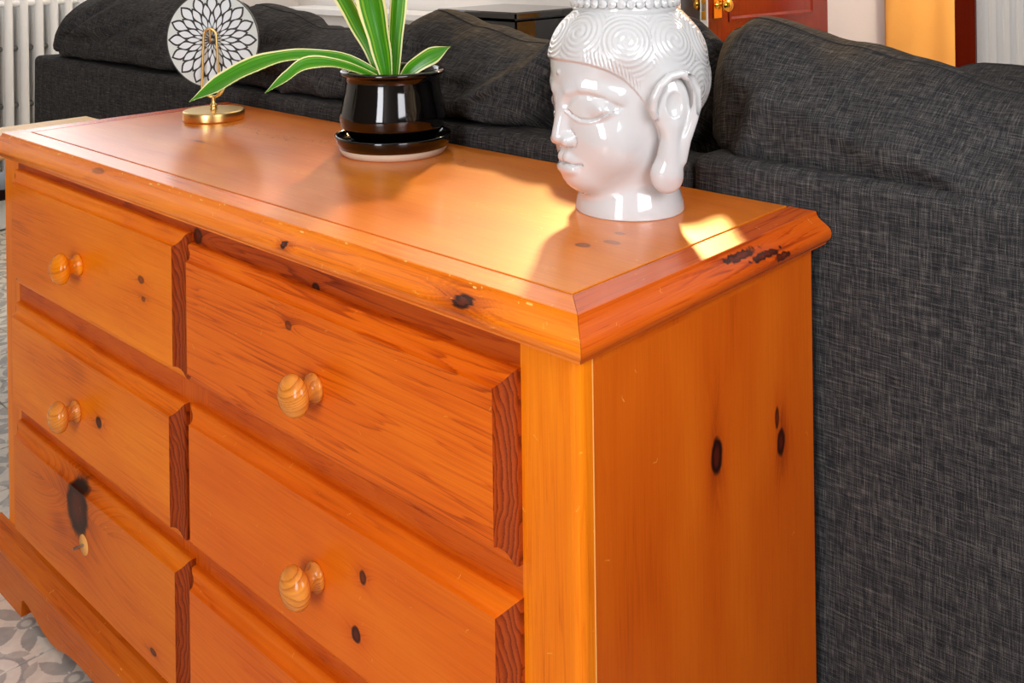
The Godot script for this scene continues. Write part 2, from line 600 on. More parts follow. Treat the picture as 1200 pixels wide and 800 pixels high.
	for f in 5:
		var x0 := 0.018 + f * 0.038
		pr.append_array([Vector2(x0, 0.024), Vector2(x0 + 0.005, 0.017), Vector2(x0 + 0.012, 0.013), Vector2(x0 + 0.019, 0.017), Vector2(x0 + 0.024, 0.024)])
	pr.append_array([Vector2(0.21, 0.024), Vector2(0.22, 0.034), Vector2(0.24, 0.034), Vector2(0.245, 0)])
	m.prism(pr, Vector3.RIGHT, Vector3.BACK, Vector3(-0.4465, 0, -2.45), Vector3(0, 2.02, 0))
	struct("trim_2", m, M.paint)
	m = MB.new()
	m.box(Vector3(-1.72, 0, -2.45), Vector3(-1.60, 2.02, -2.425), 0.004)
	struct("trim_3", m, M.paint)
	m = MB.new()
	m.box(Vector3(-1.72, 2.021, -2.45), Vector3(-0.2, 2.11, -2.42), 0.004)
	struct("trim_4", m, M.paint)
	m = MB.new()
	m.box(Vector3(-4.0, 0, -2.45), Vector3(-1.72, 0.16, -2.432), 0.004)
	struct("baseboard_back", m, M.paint)
	m = MB.new()
	m.box(Vector3(-4.0, 0, -2.432), Vector3(-3.982, 0.16, 3.2), 0.004)
	struct("baseboard_left", m, M.paint)

func window(called: String, a: Vector3, b: Vector3, lights: int):
	var m := MB.new()
	var along := Vector3(b.x - a.x, 0, b.z - a.z)
	var d := along.normalized()
	var n := Vector3(absf(d.z), 0, absf(d.x)) * 0.025
	var bar := func(p: Vector3, q: Vector3):
		var lo := Vector3(minf(p.x, q.x), minf(p.y, q.y), minf(p.z, q.z)) - n
		var hi := Vector3(maxf(p.x, q.x), maxf(p.y, q.y), maxf(p.z, q.z)) + n
		m.box(lo, hi, 0.004)
	var t := 0.05
	bar.call(a, a + along + Vector3(0, t, 0))
	bar.call(Vector3(a.x, b.y - t, a.z), b)
	for i in lights + 1:
		var p := a + (along - d * t) * (float(i) / lights)
		bar.call(Vector3(p.x, a.y, p.z), Vector3(p.x, b.y, p.z) + d * t)
	struct(called, m, M.paint)

# ---------------------------------------------------------------- chest of drawers
func build_chest():
	var c := thing("chest_of_drawers", "orange varnished pine chest of six drawers with turned knobs, against the sofa back", "dresser", Vector3(-W / 2, 0, -D / 2))
	var pine_v := varnish(pine(21, Vector2i(768, 128), Vector2(0.8, 0.12), [], 1.07, 0.6, -0.8, 10), 0.34)
	var pine_h := varnish(pine(22, Vector2i(768, 128), Vector2(1.4, 0.12), [], 0.92, 1.0, 0.4, 12), 0.34)
	var pine_top_rail := varnish(pine(23, Vector2i(900, 64), Vector2(1.29, 0.045), [[0.945, 0.030, 0.008, 0.006, 1.0], [0.66, 0.02, 0.012, 0.012, 0.7]], 0.80, 1.8, 0.8), 0.34)
	M.pine_plain = pine_v
	# carcass
	var side := varnish(pine(31, Vector2i(1024, 512), Vector2(0.80, 0.47), [[0.63, 0.240, 0.021, 0.0115, 1.0], [0.592, 0.386, 0.017, 0.0095, 0.95], [0.625, 0.377, 0.013, 0.005, 0.75]], 0.93, 0.35, 0.25, 14), 0.36)
	for x in [[-W, -W + 0.018], [-0.018, 0.0]]:
		var m := mbox(Vector3(x[0], 0.0, -D), Vector3(x[1], TOP - 0.04, -0.022), 0.0006)
		m.board(1, Vector3(x[0], 0.0, -D), Vector3(0.018, 0.80, D))
		for i in m.uv.size():
			var p := m.v[i]
			m.uv[i] = Vector2(p.y / 0.80, -p.z / 0.47)
		var o := part("side_panel", m, side, c)
		if x[1] == 0.0: tag(o, "plain side panel with two dark knots")
	part("back_panel", wbox(Vector3(-W + 0.018, 0.06, -D), Vector3(-0.018, TOP - 0.04, -D + 0.006), 0), pine_h, c)
	# corner posts with a rounded front arris; the worn pale edge where the varnish has rubbed off
	for s in [0, 1]:
		var pts := []
		for q in 7:
			var a := PI / 2 * q / 6.0
			pts.append(Vector2(-0.011 + 0.011 * sin(a), -0.011 + 0.011 * cos(a)))
		pts = [Vector2(-0.075, -0.022), Vector2(-0.075, 0.0)] + pts + [Vector2(0.0, -0.0215)]
		if s == 1:
			var q2 := []
			for p in pts: q2.append(Vector2(-W - p.x, p.y))
			q2.reverse()
			pts = q2
		var m := MB.new()
		m.prism(pts, Vector3.RIGHT, Vector3.BACK, Vector3(0, 0.02, 0), Vector3(0, TOP - 0.06, 0))
		m.board(1, Vector3(-0.08 if s == 0 else -W, 0, -0.03), Vector3(0.08, 0.82, 0.09))
		part("corner_post", m, pine_v, c)
	var worn := MB.new()
	worn.box(Vector3(-0.0012, 0.05, -0.0222), Vector3(0.0005, TOP - 0.045, -0.0205), 0.0003)
	tag(part("worn_edge", worn, M.bare, c), "pale bare line along the front corner")
	part("centre_post", wbox(Vector3(-0.755, 0.08, -0.02), Vector3(-0.68, TOP - 0.09, -0.001), 1, 0.0005), pine_h, c)
	part("top_rail", wbox(Vector3(-W + 0.075, TOP - 0.085, -0.02), Vector3(-0.075, TOP - 0.04, 0.0), 0, 0.0005), pine_top_rail, c)
	for y in [0.5705, 0.338]:
		for x in [[-W + 0.075, -0.755], [-0.68, -0.075]]:
			part("drawer_rail", wbox(Vector3(x[0], y - 0.028, -0.02), Vector3(x[1], y + 0.028, -0.0005), 0, 0.0005), pine_h, c)
	part("bottom_rail", wbox(Vector3(-W + 0.075, 0.08, -0.02), Vector3(-0.075, 0.125, -0.0005), 0, 0.0005), pine_h, c)
	# inside, so that the gaps are not open to the room
	part("dust_board", mbox(Vector3(-W + 0.018, 0.07, -D + 0.006), Vector3(-0.018, 0.08, -0.022), 0.001), pine_h, c)

	# drawers: [outer left, right, bottom, top], face inset by the bevel
	var fronts := [
		[[-1.355, -0.7195, 0.588, 0.7985], [[0.523, 0.0875, 0.010, 0.006, 0.55], [0.53, 0.115, 0.006, 0.004, 0.5]], 0.55],
		[[-0.7165, -0.0745, 0.5885, 0.7845], [[0.27, 0.045, 0.007, 0.006, 0.5]], 1.45],
		[[-1.360, -0.733, 0.352, 0.5495], [[0.378, 0.100, 0.010, 0.0095, 0.95], [0.30, 0.04, 0.05, 0.03, -0.45]], 0.7],
		[[-0.714, -0.074, 0.3545, 0.5555], [[0.410, 0.0675, 0.006, 0.0085, 0.75], [0.396, 0.139, 0.0085, 0.0095, 0.95]], 0.5],
		[[-1.358, -0.7215, 0.122, 0.329], [[0.291, 0.048, 0.040, 0.046, 1.0], [0.22, 0.10, 0.05, 0.035, -0.8], [0.55, 0.165, 0.010, 0.005, 0.7]], 0.6],
		[[-0.7175, -0.0745, 0.122, 0.3215], [], 0.7],
	]
	var knob_y := [0.688, 0.6785, 0.4425, 0.4515, 0.0, 0.2215]
	var knob_x := [-1.049, -0.3925, -1.063, -0.394, 0.0, -0.394]
	for i in 6:
		var f: Array = fronts[i][0]
		var kn: Array = fronts[i][1]
		var im := pine(41 + i * 7, Vector2i(896, 288), Vector2(f[1] - f[0], f[3] - f[2]), kn, [1.06, 1.0, 1.04, 1.0, 0.99, 0.99][i], fronts[i][2], [-0.7, 0.1, -0.6, 0.0, -0.5, 0.0][i], 26)
		drawer(c, f, varnish(im, 0.33), 60 + i, i)
		if i != 4:
			var k := c.get_child(c.get_child_count() - 1)
			knob(k, Vector3(knob_x[i], knob_y[i], 0.0225), i)
		else:
			var k := c.get_child(c.get_child_count() - 1)
			var m := MB.new()
			m.lathe([Vector2(0.0001, 0), Vector2(0.0165, 0), Vector2(0.0165, 0.0006), Vector2(0.0001, 0.0006)], 28, Transform3D(Basis(Vector3.RIGHT, PI / 2) , Vector3(-1.043, 0.2285, 0.0226)))
			tag(obj("bare_patch", m, M.bare, k), "pale round patch where a knob is missing")
			m = MB.new()
			m.tube([Vector3(-1.043, 0.2285, 0.020), Vector3(-1.0435, 0.2287, 0.040)], 0.0022, 8)
			tag(obj("screw", m, M.steel, k), "bare screw end")

	# top: inner board, grooves, mitred frame with a moulded edge
	var o := 0.0012
	var gi := 0.0385
	var zb := -D - 0.0128
	var xl := -W - o + gi
	var xr := o - gi
	var zf := o - gi
	var bim := pine(71, Vector2i(1400, 512), Vector2(1.36, 0.45), [[0.34, 0.165, 0.030, 0.009, -0.9], [0.34, 0.165, 0.014, 0.004, 0.4], [1.266, 0.134, 0.010, 0.008, 0.5], [1.285, 0.165, 0.012, 0.007, 0.32], [1.27, 0.20, 0.008, 0.005, 0.3]], 1.0, 0.45, -1.0, 70)
	stains(bim)
	var board_m := varnish(bim, 0.30, 0.45)
	coat(board_m)
	part("top_board", wbox(Vector3(xl + 0.0028, TOP - 0.022, zb), Vector3(xr - 0.0032, TOP, zf - 0.0030), 0, 0.0008), board_m, c)
	var gm := MB.new()
	gm.box(Vector3(xl - 0.001, TOP - 0.024, zf - 0.004), Vector3(xr + 0.001, TOP - 0.0040, zf + 0.001), 0.0005)
	gm.box(Vector3(xl - 0.001, TOP - 0.024, zb + 0.001), Vector3(xl + 0.004, TOP - 0.0040, zf), 0.0005)
	gm.box(Vector3(xr - 0.0042, TOP - 0.024, zb + 0.001), Vector3(xr + 0.001, TOP - 0.0040, zf), 0.0005)
	tag(part("groove", gm, M.dark_line, c), "dark groove around the inlaid top board")
	# profile: (outward from the carcass face, height)
	var prof := [Vector2(o - gi, -0.040), Vector2(o - gi, -0.0006), Vector2(o - gi + 0.0006, 0.0), Vector2(o - 0.001, 0.0), Vector2(o, -0.0006), Vector2(o + 0.0006, -0.0042), Vector2(o + 0.0028, -0.0075),
		Vector2(o + 0.0065, -0.0105), Vector2(o + 0.0115, -0.0135), Vector2(o + 0.0165, -0.0170), Vector2(o + 0.0195, -0.0205), Vector2(o + 0.0208, -0.0250), Vector2(o + 0.0200, -0.0300), Vector2(o + 0.0175, -0.0345), Vector2(o + 0.0135, -0.0370), Vector2(o + 0.0125, -0.0400)]
	var fim := pine(73, Vector2i(1400, 96), Vector2(1.48, 0.10), [[1.315, 0.061, 0.014, 0.0085, 1.0], [0.998, 0.066, 0.006, 0.0055, 1.0], [0.45, 0.05, 0.02, 0.006, 0.35]], 1.10, 0.9, -0.9, 60)
	var rng := RandomNumberGenerator.new()
	rng.seed = 31
	for i in 42:   # chips along the worn front edge
		var p := Vector2i(rng.randi_range(0, 1390), rng.randi_range(35, 41))
		fim.fill_rect(Rect2i(p, Vector2i(rng.randi_range(1, 8), rng.randi_range(1, 2))), Color(0.99, 0.80, 0.46))
	var fm := varnish(fim, 0.27, 0.4)
	var sm := varnish(pine(75, Vector2i(640, 96), Vector2(0.52, 0.10), [[0.205, 0.050, 0.036, 0.0055, 0.85], [0.165, 0.061, 0.034, 0.0050, 0.9], [0.132, 0.071, 0.020, 0.0045, 0.8], [0.17, 0.058, 0.07, 0.02, -0.6]], 0.95, 1.2, 0.5, 16), 0.27, 0.4)
	coat(fm)
	coat(sm)
	var swept := func(called: String, to_a: Callable, to_b: Callable, m: Material, gr: int, label := ""):
		var q := MB.new()
		var ra := []
		var rb := []
		var arc := [0.0]
		for i in prof.size():
			ra.append(to_a.call(prof[i])); rb.append(to_b.call(prof[i]))
			if i: arc.append(arc[i - 1] + prof[i].distance_to(prof[i - 1]))
		for i in prof.size():
			var k := (i + 1) % prof.size()
			var smooth := 2 if i >= 5 and i <= 13 else -1
			var va: float = arc[i] - 0.04
			var vb: float = (arc[k] if k else arc[i] + 0.05) - 0.04
			var L := 1.48 if gr == 0 else 0.52
			var ua: float = (ra[i][gr] + (W + 0.02 if gr == 0 else 0.49)) / L
			var ub: float = (rb[i][gr] + (W + 0.02 if gr == 0 else 0.49)) / L
			q.quad(ra[i], rb[i], rb[k], ra[k], smooth, [Vector2(ua, va * 10), Vector2(ub, va * 10), Vector2(ub, vb * 10), Vector2(ua, vb * 10)])
		var pa := PackedVector3Array(ra)
		var pb := PackedVector3Array(rb)
		var tri := Geometry2D.triangulate_polygon(PackedVector2Array(prof))
		for i in range(0, tri.size(), 3):
			q.tri(pa[tri[i]], pa[tri[i + 1]], pa[tri[i + 2]], -1)
			q.tri(pb[tri[i]], pb[tri[i + 2]], pb[tri[i + 1]], -1)
		var ob := part(called, q, m, c)
		if label: tag(ob, label)
	swept.call("top_edge", func(p): return Vector3(-W - p.x + 0.0003, TOP + p.y, p.x), func(p): return Vector3(p.x - 0.0003, TOP + p.y, p.x), fm, 0, "moulded front edge with dark knots and chipped varnish")
	swept.call("top_edge", func(p): return Vector3(p.x, TOP + p.y, zb), func(p): return Vector3(p.x, TOP + p.y, p.x - 0.0003), sm, 2, "moulded right edge with a gnarled knot")
	swept.call("top_edge", func(p): return Vector3(-W - p.x, TOP + p.y, zb), func(p): return Vector3(-W - p.x, TOP + p.y, p.x - 0.0003), sm, 2)
	part("top_underside", mbox(Vector3(xl, TOP - 0.040, zb + 0.001), Vector3(xr, TOP - 0.0245, zf), 0.0005), pine_h, c)
	# plinth: moulding above, scalloped apron below with a foot at each end
	var ap := [Vector2(-W - 0.03, 0.0), Vector2(-1.294, 0.0), Vector2(-1.2915, 0.030), Vector2(-1.285, 0.035), Vector2(-1.262, 0.034), Vector2(-1.235, 0.027), Vector2(-1.20, 0.018), Vector2(-1.165, 0.014), Vector2(-1.135, 0.016), Vector2(-1.11, 0.023), Vector2(-1.085, 0.028), Vector2(-1.05, 0.030)]
	var right := []
	for p in ap: right.append(Vector2(-W - p.x, p.y))
	right.reverse()
	ap = ap + right + [Vector2(0.03, 0.078), Vector2(-W - 0.03, 0.078)]
	var pl := MB.new()
	pl.prism(ap, Vector3.RIGHT, Vector3.UP, Vector3(0, 0, 0.006), Vector3(0, 0, 0.024))
	pl.board(0, Vector3(-W - 0.03, 0, 0), Vector3(W + 0.06, 0.12, 0.03))
	var pm := varnish(pine(77, Vector2i(1024, 128), Vector2(1.5, 0.12), [], 0.90, 0.8, -0.3, 30), 0.32)
	part("plinth_apron", pl, pm, c)
	var sp := [Vector2(-0.0, 0.078), Vector2(0.030, 0.078), Vector2(0.0315, 0.082), Vector2(0.030, 0.088), Vector2(0.024, 0.094), Vector2(0.017, 0.097), Vector2(0.014, 0.1), Vector2(0.008, 0.108), Vector2(0.0, 0.112)]
	var q := MB.new()
	var rows := []
	for e in [-W - 0.0315, 0.0315]:
		var r := PackedVector3Array()
		for p in sp: r.append(Vector3(e, p.y, p.x))
		rows.append(r)
	q.grid(rows, true, true)
	for i in q.g.size(): q.g[i] = -1
	q.board(0, Vector3(-W - 0.03, 0.03, -0.03), Vector3(W + 0.06, 0.12, 0.12))
	part("plinth_moulding", q, pm, c)
	for s in [-1, 1]:
		var x0 := -W - 0.03 if s < 0 else 0.0
		part("plinth_side", wbox(Vector3(x0, 0, -D), Vector3(x0 + 0.03, 0.095, 0.006), 2, 0.004), pm, c)

# dried water marks on the top: wavering brown outlines, and pale rubbed scratches
func stains(im: Image):
	var n := noise(171, 0.012, 3)
	var w := im.get_width()
	var h := im.get_height()
	for line in [[0.12, 0.68, 0.34, 0.60], [0.30, 0.64, 0.56, 0.77], [0.36, 0.70, 0.62, 0.80]]:
		for i in 900:
			var t := i / 900.0
			var x := lerpf(line[0], line[2], t) * w + n.get_noise_2d(i * 0.7, line[0] * 900.0) * 16.0
			var y := lerpf(line[1], line[3], t) * h + n.get_noise_2d(i * 1.1 + 300.0, line[1] * 900.0) * 30.0
			for d in 2:
				var p := Vector2i(int(x), int(y) + d)
				if p.x >= 0 and p.x < w and p.y >= 0 and p.y < h:
					im.set_pixelv(p, im.get_pixelv(p).lerp(Color(0.42, 0.20, 0.06), 0.30 + 0.25 * n.get_noise_2d(i * 3.0, 50.0)))
	for line in [[0.58, 0.50, 0.74, 0.60], [0.62, 0.70, 0.80, 0.74], [0.50, 0.30, 0.60, 0.34], [0.66, 0.86, 0.82, 0.88], [0.76, 0.40, 0.90, 0.46]]:
		for i in 260:
			var t := i / 260.0
			var p := Vector2i(int(lerpf(line[0], line[2], t) * w), int(lerpf(line[1], line[3], t) * h + n.get_noise_2d(i, line[0] * 500.0) * 6.0))
			if n.get_noise_2d(i * 4.0, line[1] * 700.0) > 0.0: im.set_pixelv(p, im.get_pixelv(p).lerp(Color(1.0, 0.80, 0.48), 0.5))

func drawer(c: Node3D, f: Array, m: Material, seed_: int, idx: int):
	var pr := [Vector2(0.0, -0.015), Vector2(0.0, 0.005), Vector2(0.0008, 0.0080), Vector2(0.0030, 0.0100), Vector2(0.0060, 0.0106), Vector2(0.0095, 0.0111), Vector2(0.0130, 0.0126), Vector2(0.0160, 0.0152), Vector2(0.0178, 0.0182), Vector2(0.0182, 0.0198), Vector2(0.0190, 0.0225)]
	var q := MB.new()
	var ends := [MB.new(), MB.new()]
	var ring := func(p: Vector2) -> Array:
		return [Vector3(f[0] + p.x, f[2] + p.x, p.y), Vector3(f[1] - p.x, f[2] + p.x, p.y), Vector3(f[1] - p.x, f[3] - p.x, p.y), Vector3(f[0] + p.x, f[3] - p.x, p.y)]
	for i in pr.size() - 1:
		var a: Array = ring.call(pr[i])
		var b: Array = ring.call(pr[i + 1])
		for s in 4:
			var k := (s + 1) % 4
			var grp := (s + 1) if i >= 1 and i < pr.size() - 2 else -1
			if s == 1 or s == 3:
				var e: MB = ends[0 if s == 1 else 1]
				var w0 := float(i) / (pr.size() - 1)
				var w1 := float(i + 1) / (pr.size() - 1)
				var h: float = f[3] - f[2]
				e.quad(a[s], a[k], b[k], b[s], grp, [Vector2((a[s].y - f[2]) / h, w0), Vector2((a[k].y - f[2]) / h, w0), Vector2((b[k].y - f[2]) / h, w1), Vector2((b[s].y - f[2]) / h, w1)])
			else: q.quad(a[s], a[k], b[k], b[s], grp)
	var t: Array = ring.call(pr[pr.size() - 1])
	q.quad(t[0], t[1], t[2], t[3], -1)
	var bk: Array = ring.call(pr[0])
	q.quad(bk[3], bk[2], bk[1], bk[0], -1)
	for i in q.v.size(): q.uv[i] = Vector2((q.v[i].x - f[0]) / (f[1] - f[0]), 1.0 - (q.v[i].y - f[2]) / (f[3] - f[2]))
	var o := obj("drawer", q, m, c, -c.position)
	var em := varnish(end_grain(seed_, Vector2i(256, 64)), 0.26)
	for e in ends:
		# close the strip behind, so that it has a thickness of its own
		var n: int = e.v.size()
		var h := MB.new()
		h.v = e.v; h.uv = e.uv; h.g = e.g; h.ccw = true
		for i in range(0, n, 3):
			var off := Vector3(-0.0015 if e == ends[0] else 0.0015, 0, -0.0015)
			var a: Vector3 = e.v[i] + off
			var b: Vector3 = e.v[i + 1] + off
			var d: Vector3 = e.v[i + 2] + off
			h.tri(a, d, b, -1)
		tag(obj("end_bevel", h, em, o), "dark end grain of the drawer front")

func knob(d: Node3D, at: Vector3, seed_: int):
	var pr := [Vector2(0.0001, 0.0), Vector2(0.0165, 0.0), Vector2(0.0172, 0.002), Vector2(0.0165, 0.0045), Vector2(0.0135, 0.0065), Vector2(0.0115, 0.0090), Vector2(0.0112, 0.0125), Vector2(0.0125, 0.0160), Vector2(0.0160, 0.0185),
		Vector2(0.0205, 0.0200), Vector2(0.0232, 0.0225), Vector2(0.0240, 0.0260), Vector2(0.0232, 0.0295), Vector2(0.0205, 0.0330), Vector2(0.0160, 0.0362), Vector2(0.0100, 0.0385), Vector2(0.0045, 0.0396), Vector2(0.0001, 0.0398)]
	var m := MB.new()
	m.lathe(pr, 40, Transform3D(Basis(Vector3.RIGHT, PI / 2).scaled(Vector3(1.05, 1.05, 1.16))))
	var sd := (seed_ * 37) % 100 * 0.01
	for i in m.v.size(): m.uv[i] = Vector2(m.v[i].x * 6.0 + sd, m.v[i].y * 9.0 + m.v[i].z * 6.0 + sd)
	if not M.has("knob"):
		M.knob = varnish(pine(87, Vector2i(192, 192), Vector2(0.14, 0.14), [], 1.06, 1.0, -1.5), 0.16, 0.4)
		M.knob_pale = M.knob.duplicate()
		M.knob_pale.albedo_color = Color(1.0, 1.0, 1.0)
		M.knob_pale.albedo_texture = ImageTexture.create_from_image(pale_wood(88))
		M.knob_foot = M.bare
	obj("knob", m, M.knob if seed_ == 0 else M.knob_pale, d, at)

# ---------------------------------------------------------------- sofa and its cushions
func ramp(a: Array, t: float) -> float:
	for i in a.size() - 1:
		if t <= a[i + 1].x:
			if t <= a[i].x: return a[i].y
			return lerpf(a[i].y, a[i + 1].y, smoothstep(0.0, 1.0, (t - a[i].x) / (a[i + 1].x - a[i].x)))
	return a[a.size() - 1].y

func soft_box(lo: Vector3, hi: Vector3, r: float, puff: float, seed_: int) -> MB:
	var m := MB.new()
	var c := (lo + hi) / 2.0
	var h := (hi - lo) / 2.0
	var ns := noise(seed_, 3.0, 2)
	var place := func(d: Vector3) -> Vector3:
		var p := d * h
		var inner := Vector3(clampf(p.x, -h.x + r, h.x - r), clampf(p.y, -h.y + r, h.y - r), clampf(p.z, -h.z + r, h.z - r))
		var e := p - inner
		if e.length() > 0.0001: p = inner + e.normalized() * r
		var w := (1.0 - d.x * d.x) * (1.0 - d.y * d.y) + (1.0 - d.z * d.z) * (1.0 - d.y * d.y) + (1.0 - d.x * d.x) * (1.0 - d.z * d.z)
		var nn := (p - inner).normalized()
		return c + p + nn * ns.get_noise_3dv(c + p) * puff
	for ax in 3:
		var p := (ax + 1) % 3
		var q := (ax + 2) % 3
		var cut := func(a: int) -> Array:
			var L: float = h[a]
			var out := [-1.0]
			for i in 5: out.append((-L + r * (i + 1) / 5.0) / L)
			var k := maxi(2, int(L * 2 / 0.06))
			for i in range(1, k): out.append(lerpf((-L + r) / L, (L - r) / L, float(i) / k))
			for i in 5: out.append((L - r * (5 - i) / 5.0) / L)
			out.append(1.0)
			return out
		var us: Array = cut.call(p)
		var vs: Array = cut.call(q)
		for s in [-1.0, 1.0]:
			for i in us.size() - 1:
				for j in vs.size() - 1:
					var cs := []
					for ij in [[i, j], [i + 1, j], [i + 1, j + 1], [i, j + 1]]:
						var d := Vector3.ZERO
						d[ax] = s; d[p] = us[ij[0]]; d[q] = vs[ij[1]]
						cs.append(place.call(d))
					if s < 0: cs.reverse()
					m.quad(cs[3], cs[2], cs[1], cs[0], 0)
	return m

# A slumped cushion: hw x hh outline, T half thickness, lean about x; crest is [x, y] along the top edge relative to the centre
func cushion(called: String, label: String, at: Vector3, hw: float, hh: float, T: float, lean: float, crest: Array, seed_: int, folds: Array = [], left := [], fat := 4.0):
	var ns := noise(seed_, 2.6, 3)
	var nr := noise(seed_ + 5, 4.0, 2)
	var m := MB.new()
	var nu := 90
	var nv := 64
	for s in [1.0, -1.0]:
		var rows := []
		for j in nv + 1:
			var vv := -cos(PI * j / nv)
			var row := PackedVector3Array()
			for i in nu + 1:
				var uu := -cos(PI * i / nu)
				var e := pow(maxf(0.0, (1.0 - pow(absf(uu), fat * 1.6)) * (1.0 - pow(absf(vv), fat))), 0.46)
				var x := uu * hw * (1.0 - 0.02 * vv * vv)
				var y := vv * hh
				var top := ramp(crest, x)
				if vv > -0.2: y = lerpf(-0.2 * hh, top, (vv + 0.2) / 1.2)
				if uu < 0 and left: x += ramp(left, y) * uu * -1.0
				var z: float = s * T * e
				var P := Vector3(x, y, z)
				var wr := ns.get_noise_3d(x * 1.0, y * 1.6, s * 3.0) * 0.030 * e
				var ridge := 1.0 - absf(nr.get_noise_3d(x * 0.8 + y * 0.9, y * 1.3, s * 7.0)) * 2.0
				wr += 0.010 * pow(maxf(ridge, 0.0), 3.0) * e
				for f in folds:   # [x, y, direction angle, length, width, depth]
					var dx: float = x - f[0]
					var dy: float = y - f[1]
					var a := dx * cos(f[2]) + dy * sin(f[2])
					var b := -dx * sin(f[2]) + dy * cos(f[2])
					wr += f[5] * exp(-a * a / (f[3] * f[3])) * (exp(-b * b / (f[4] * f[4])) - 0.6 * exp(-pow(b - 1.6 * f[4], 2) / (f[4] * f[4]))) * minf(e * 1.5, 1.0)
				if s > 0: wr *= smoothstep(0.10, 0.21, y)
				P.z += s * wr
				if s > 0: P.z += 0.065 * smoothstep(0.135, 0.175, y) * minf(1.0, e * 1.2)
				if s > 0:   # behind the back panel below its top, lapping over it above
					if y < 0.125: P.z = minf(P.z, 0.116 - 0.2 * y)
					elif y < 0.23: P.z = minf(P.z, 0.226 - 0.2 * y)
				row.append(P)
			rows.append(row)
		if s < 0: 
			for r in rows: r.reverse()
		m.grid(rows)
	var seam := MB.new()
	var path := []
	for i in nu + 1:
		var x := -cos(PI * i / nu) * hw * 0.98
		path.append(Vector3(x + (ramp(left, ramp(crest, x)) * maxf(0.0, -x / hw) if left else 0.0), ramp(crest, x), 0))
	seam.tube(path, 0.0013, 6)
	for i in m.uv.size(): m.uv[i] = Vector2(m.v[i].x, -m.v[i].y) / 0.45 + Vector2(0, m.v[i].z * 2.0)
	var o := obj(called, m, M.linen_uv)
	o.position = at
	o.rotation.x = lean
	tag(o, label, "cushion", "loose back cushions of the sofa")
	obj("seam", seam, M.seam, o)
	return o

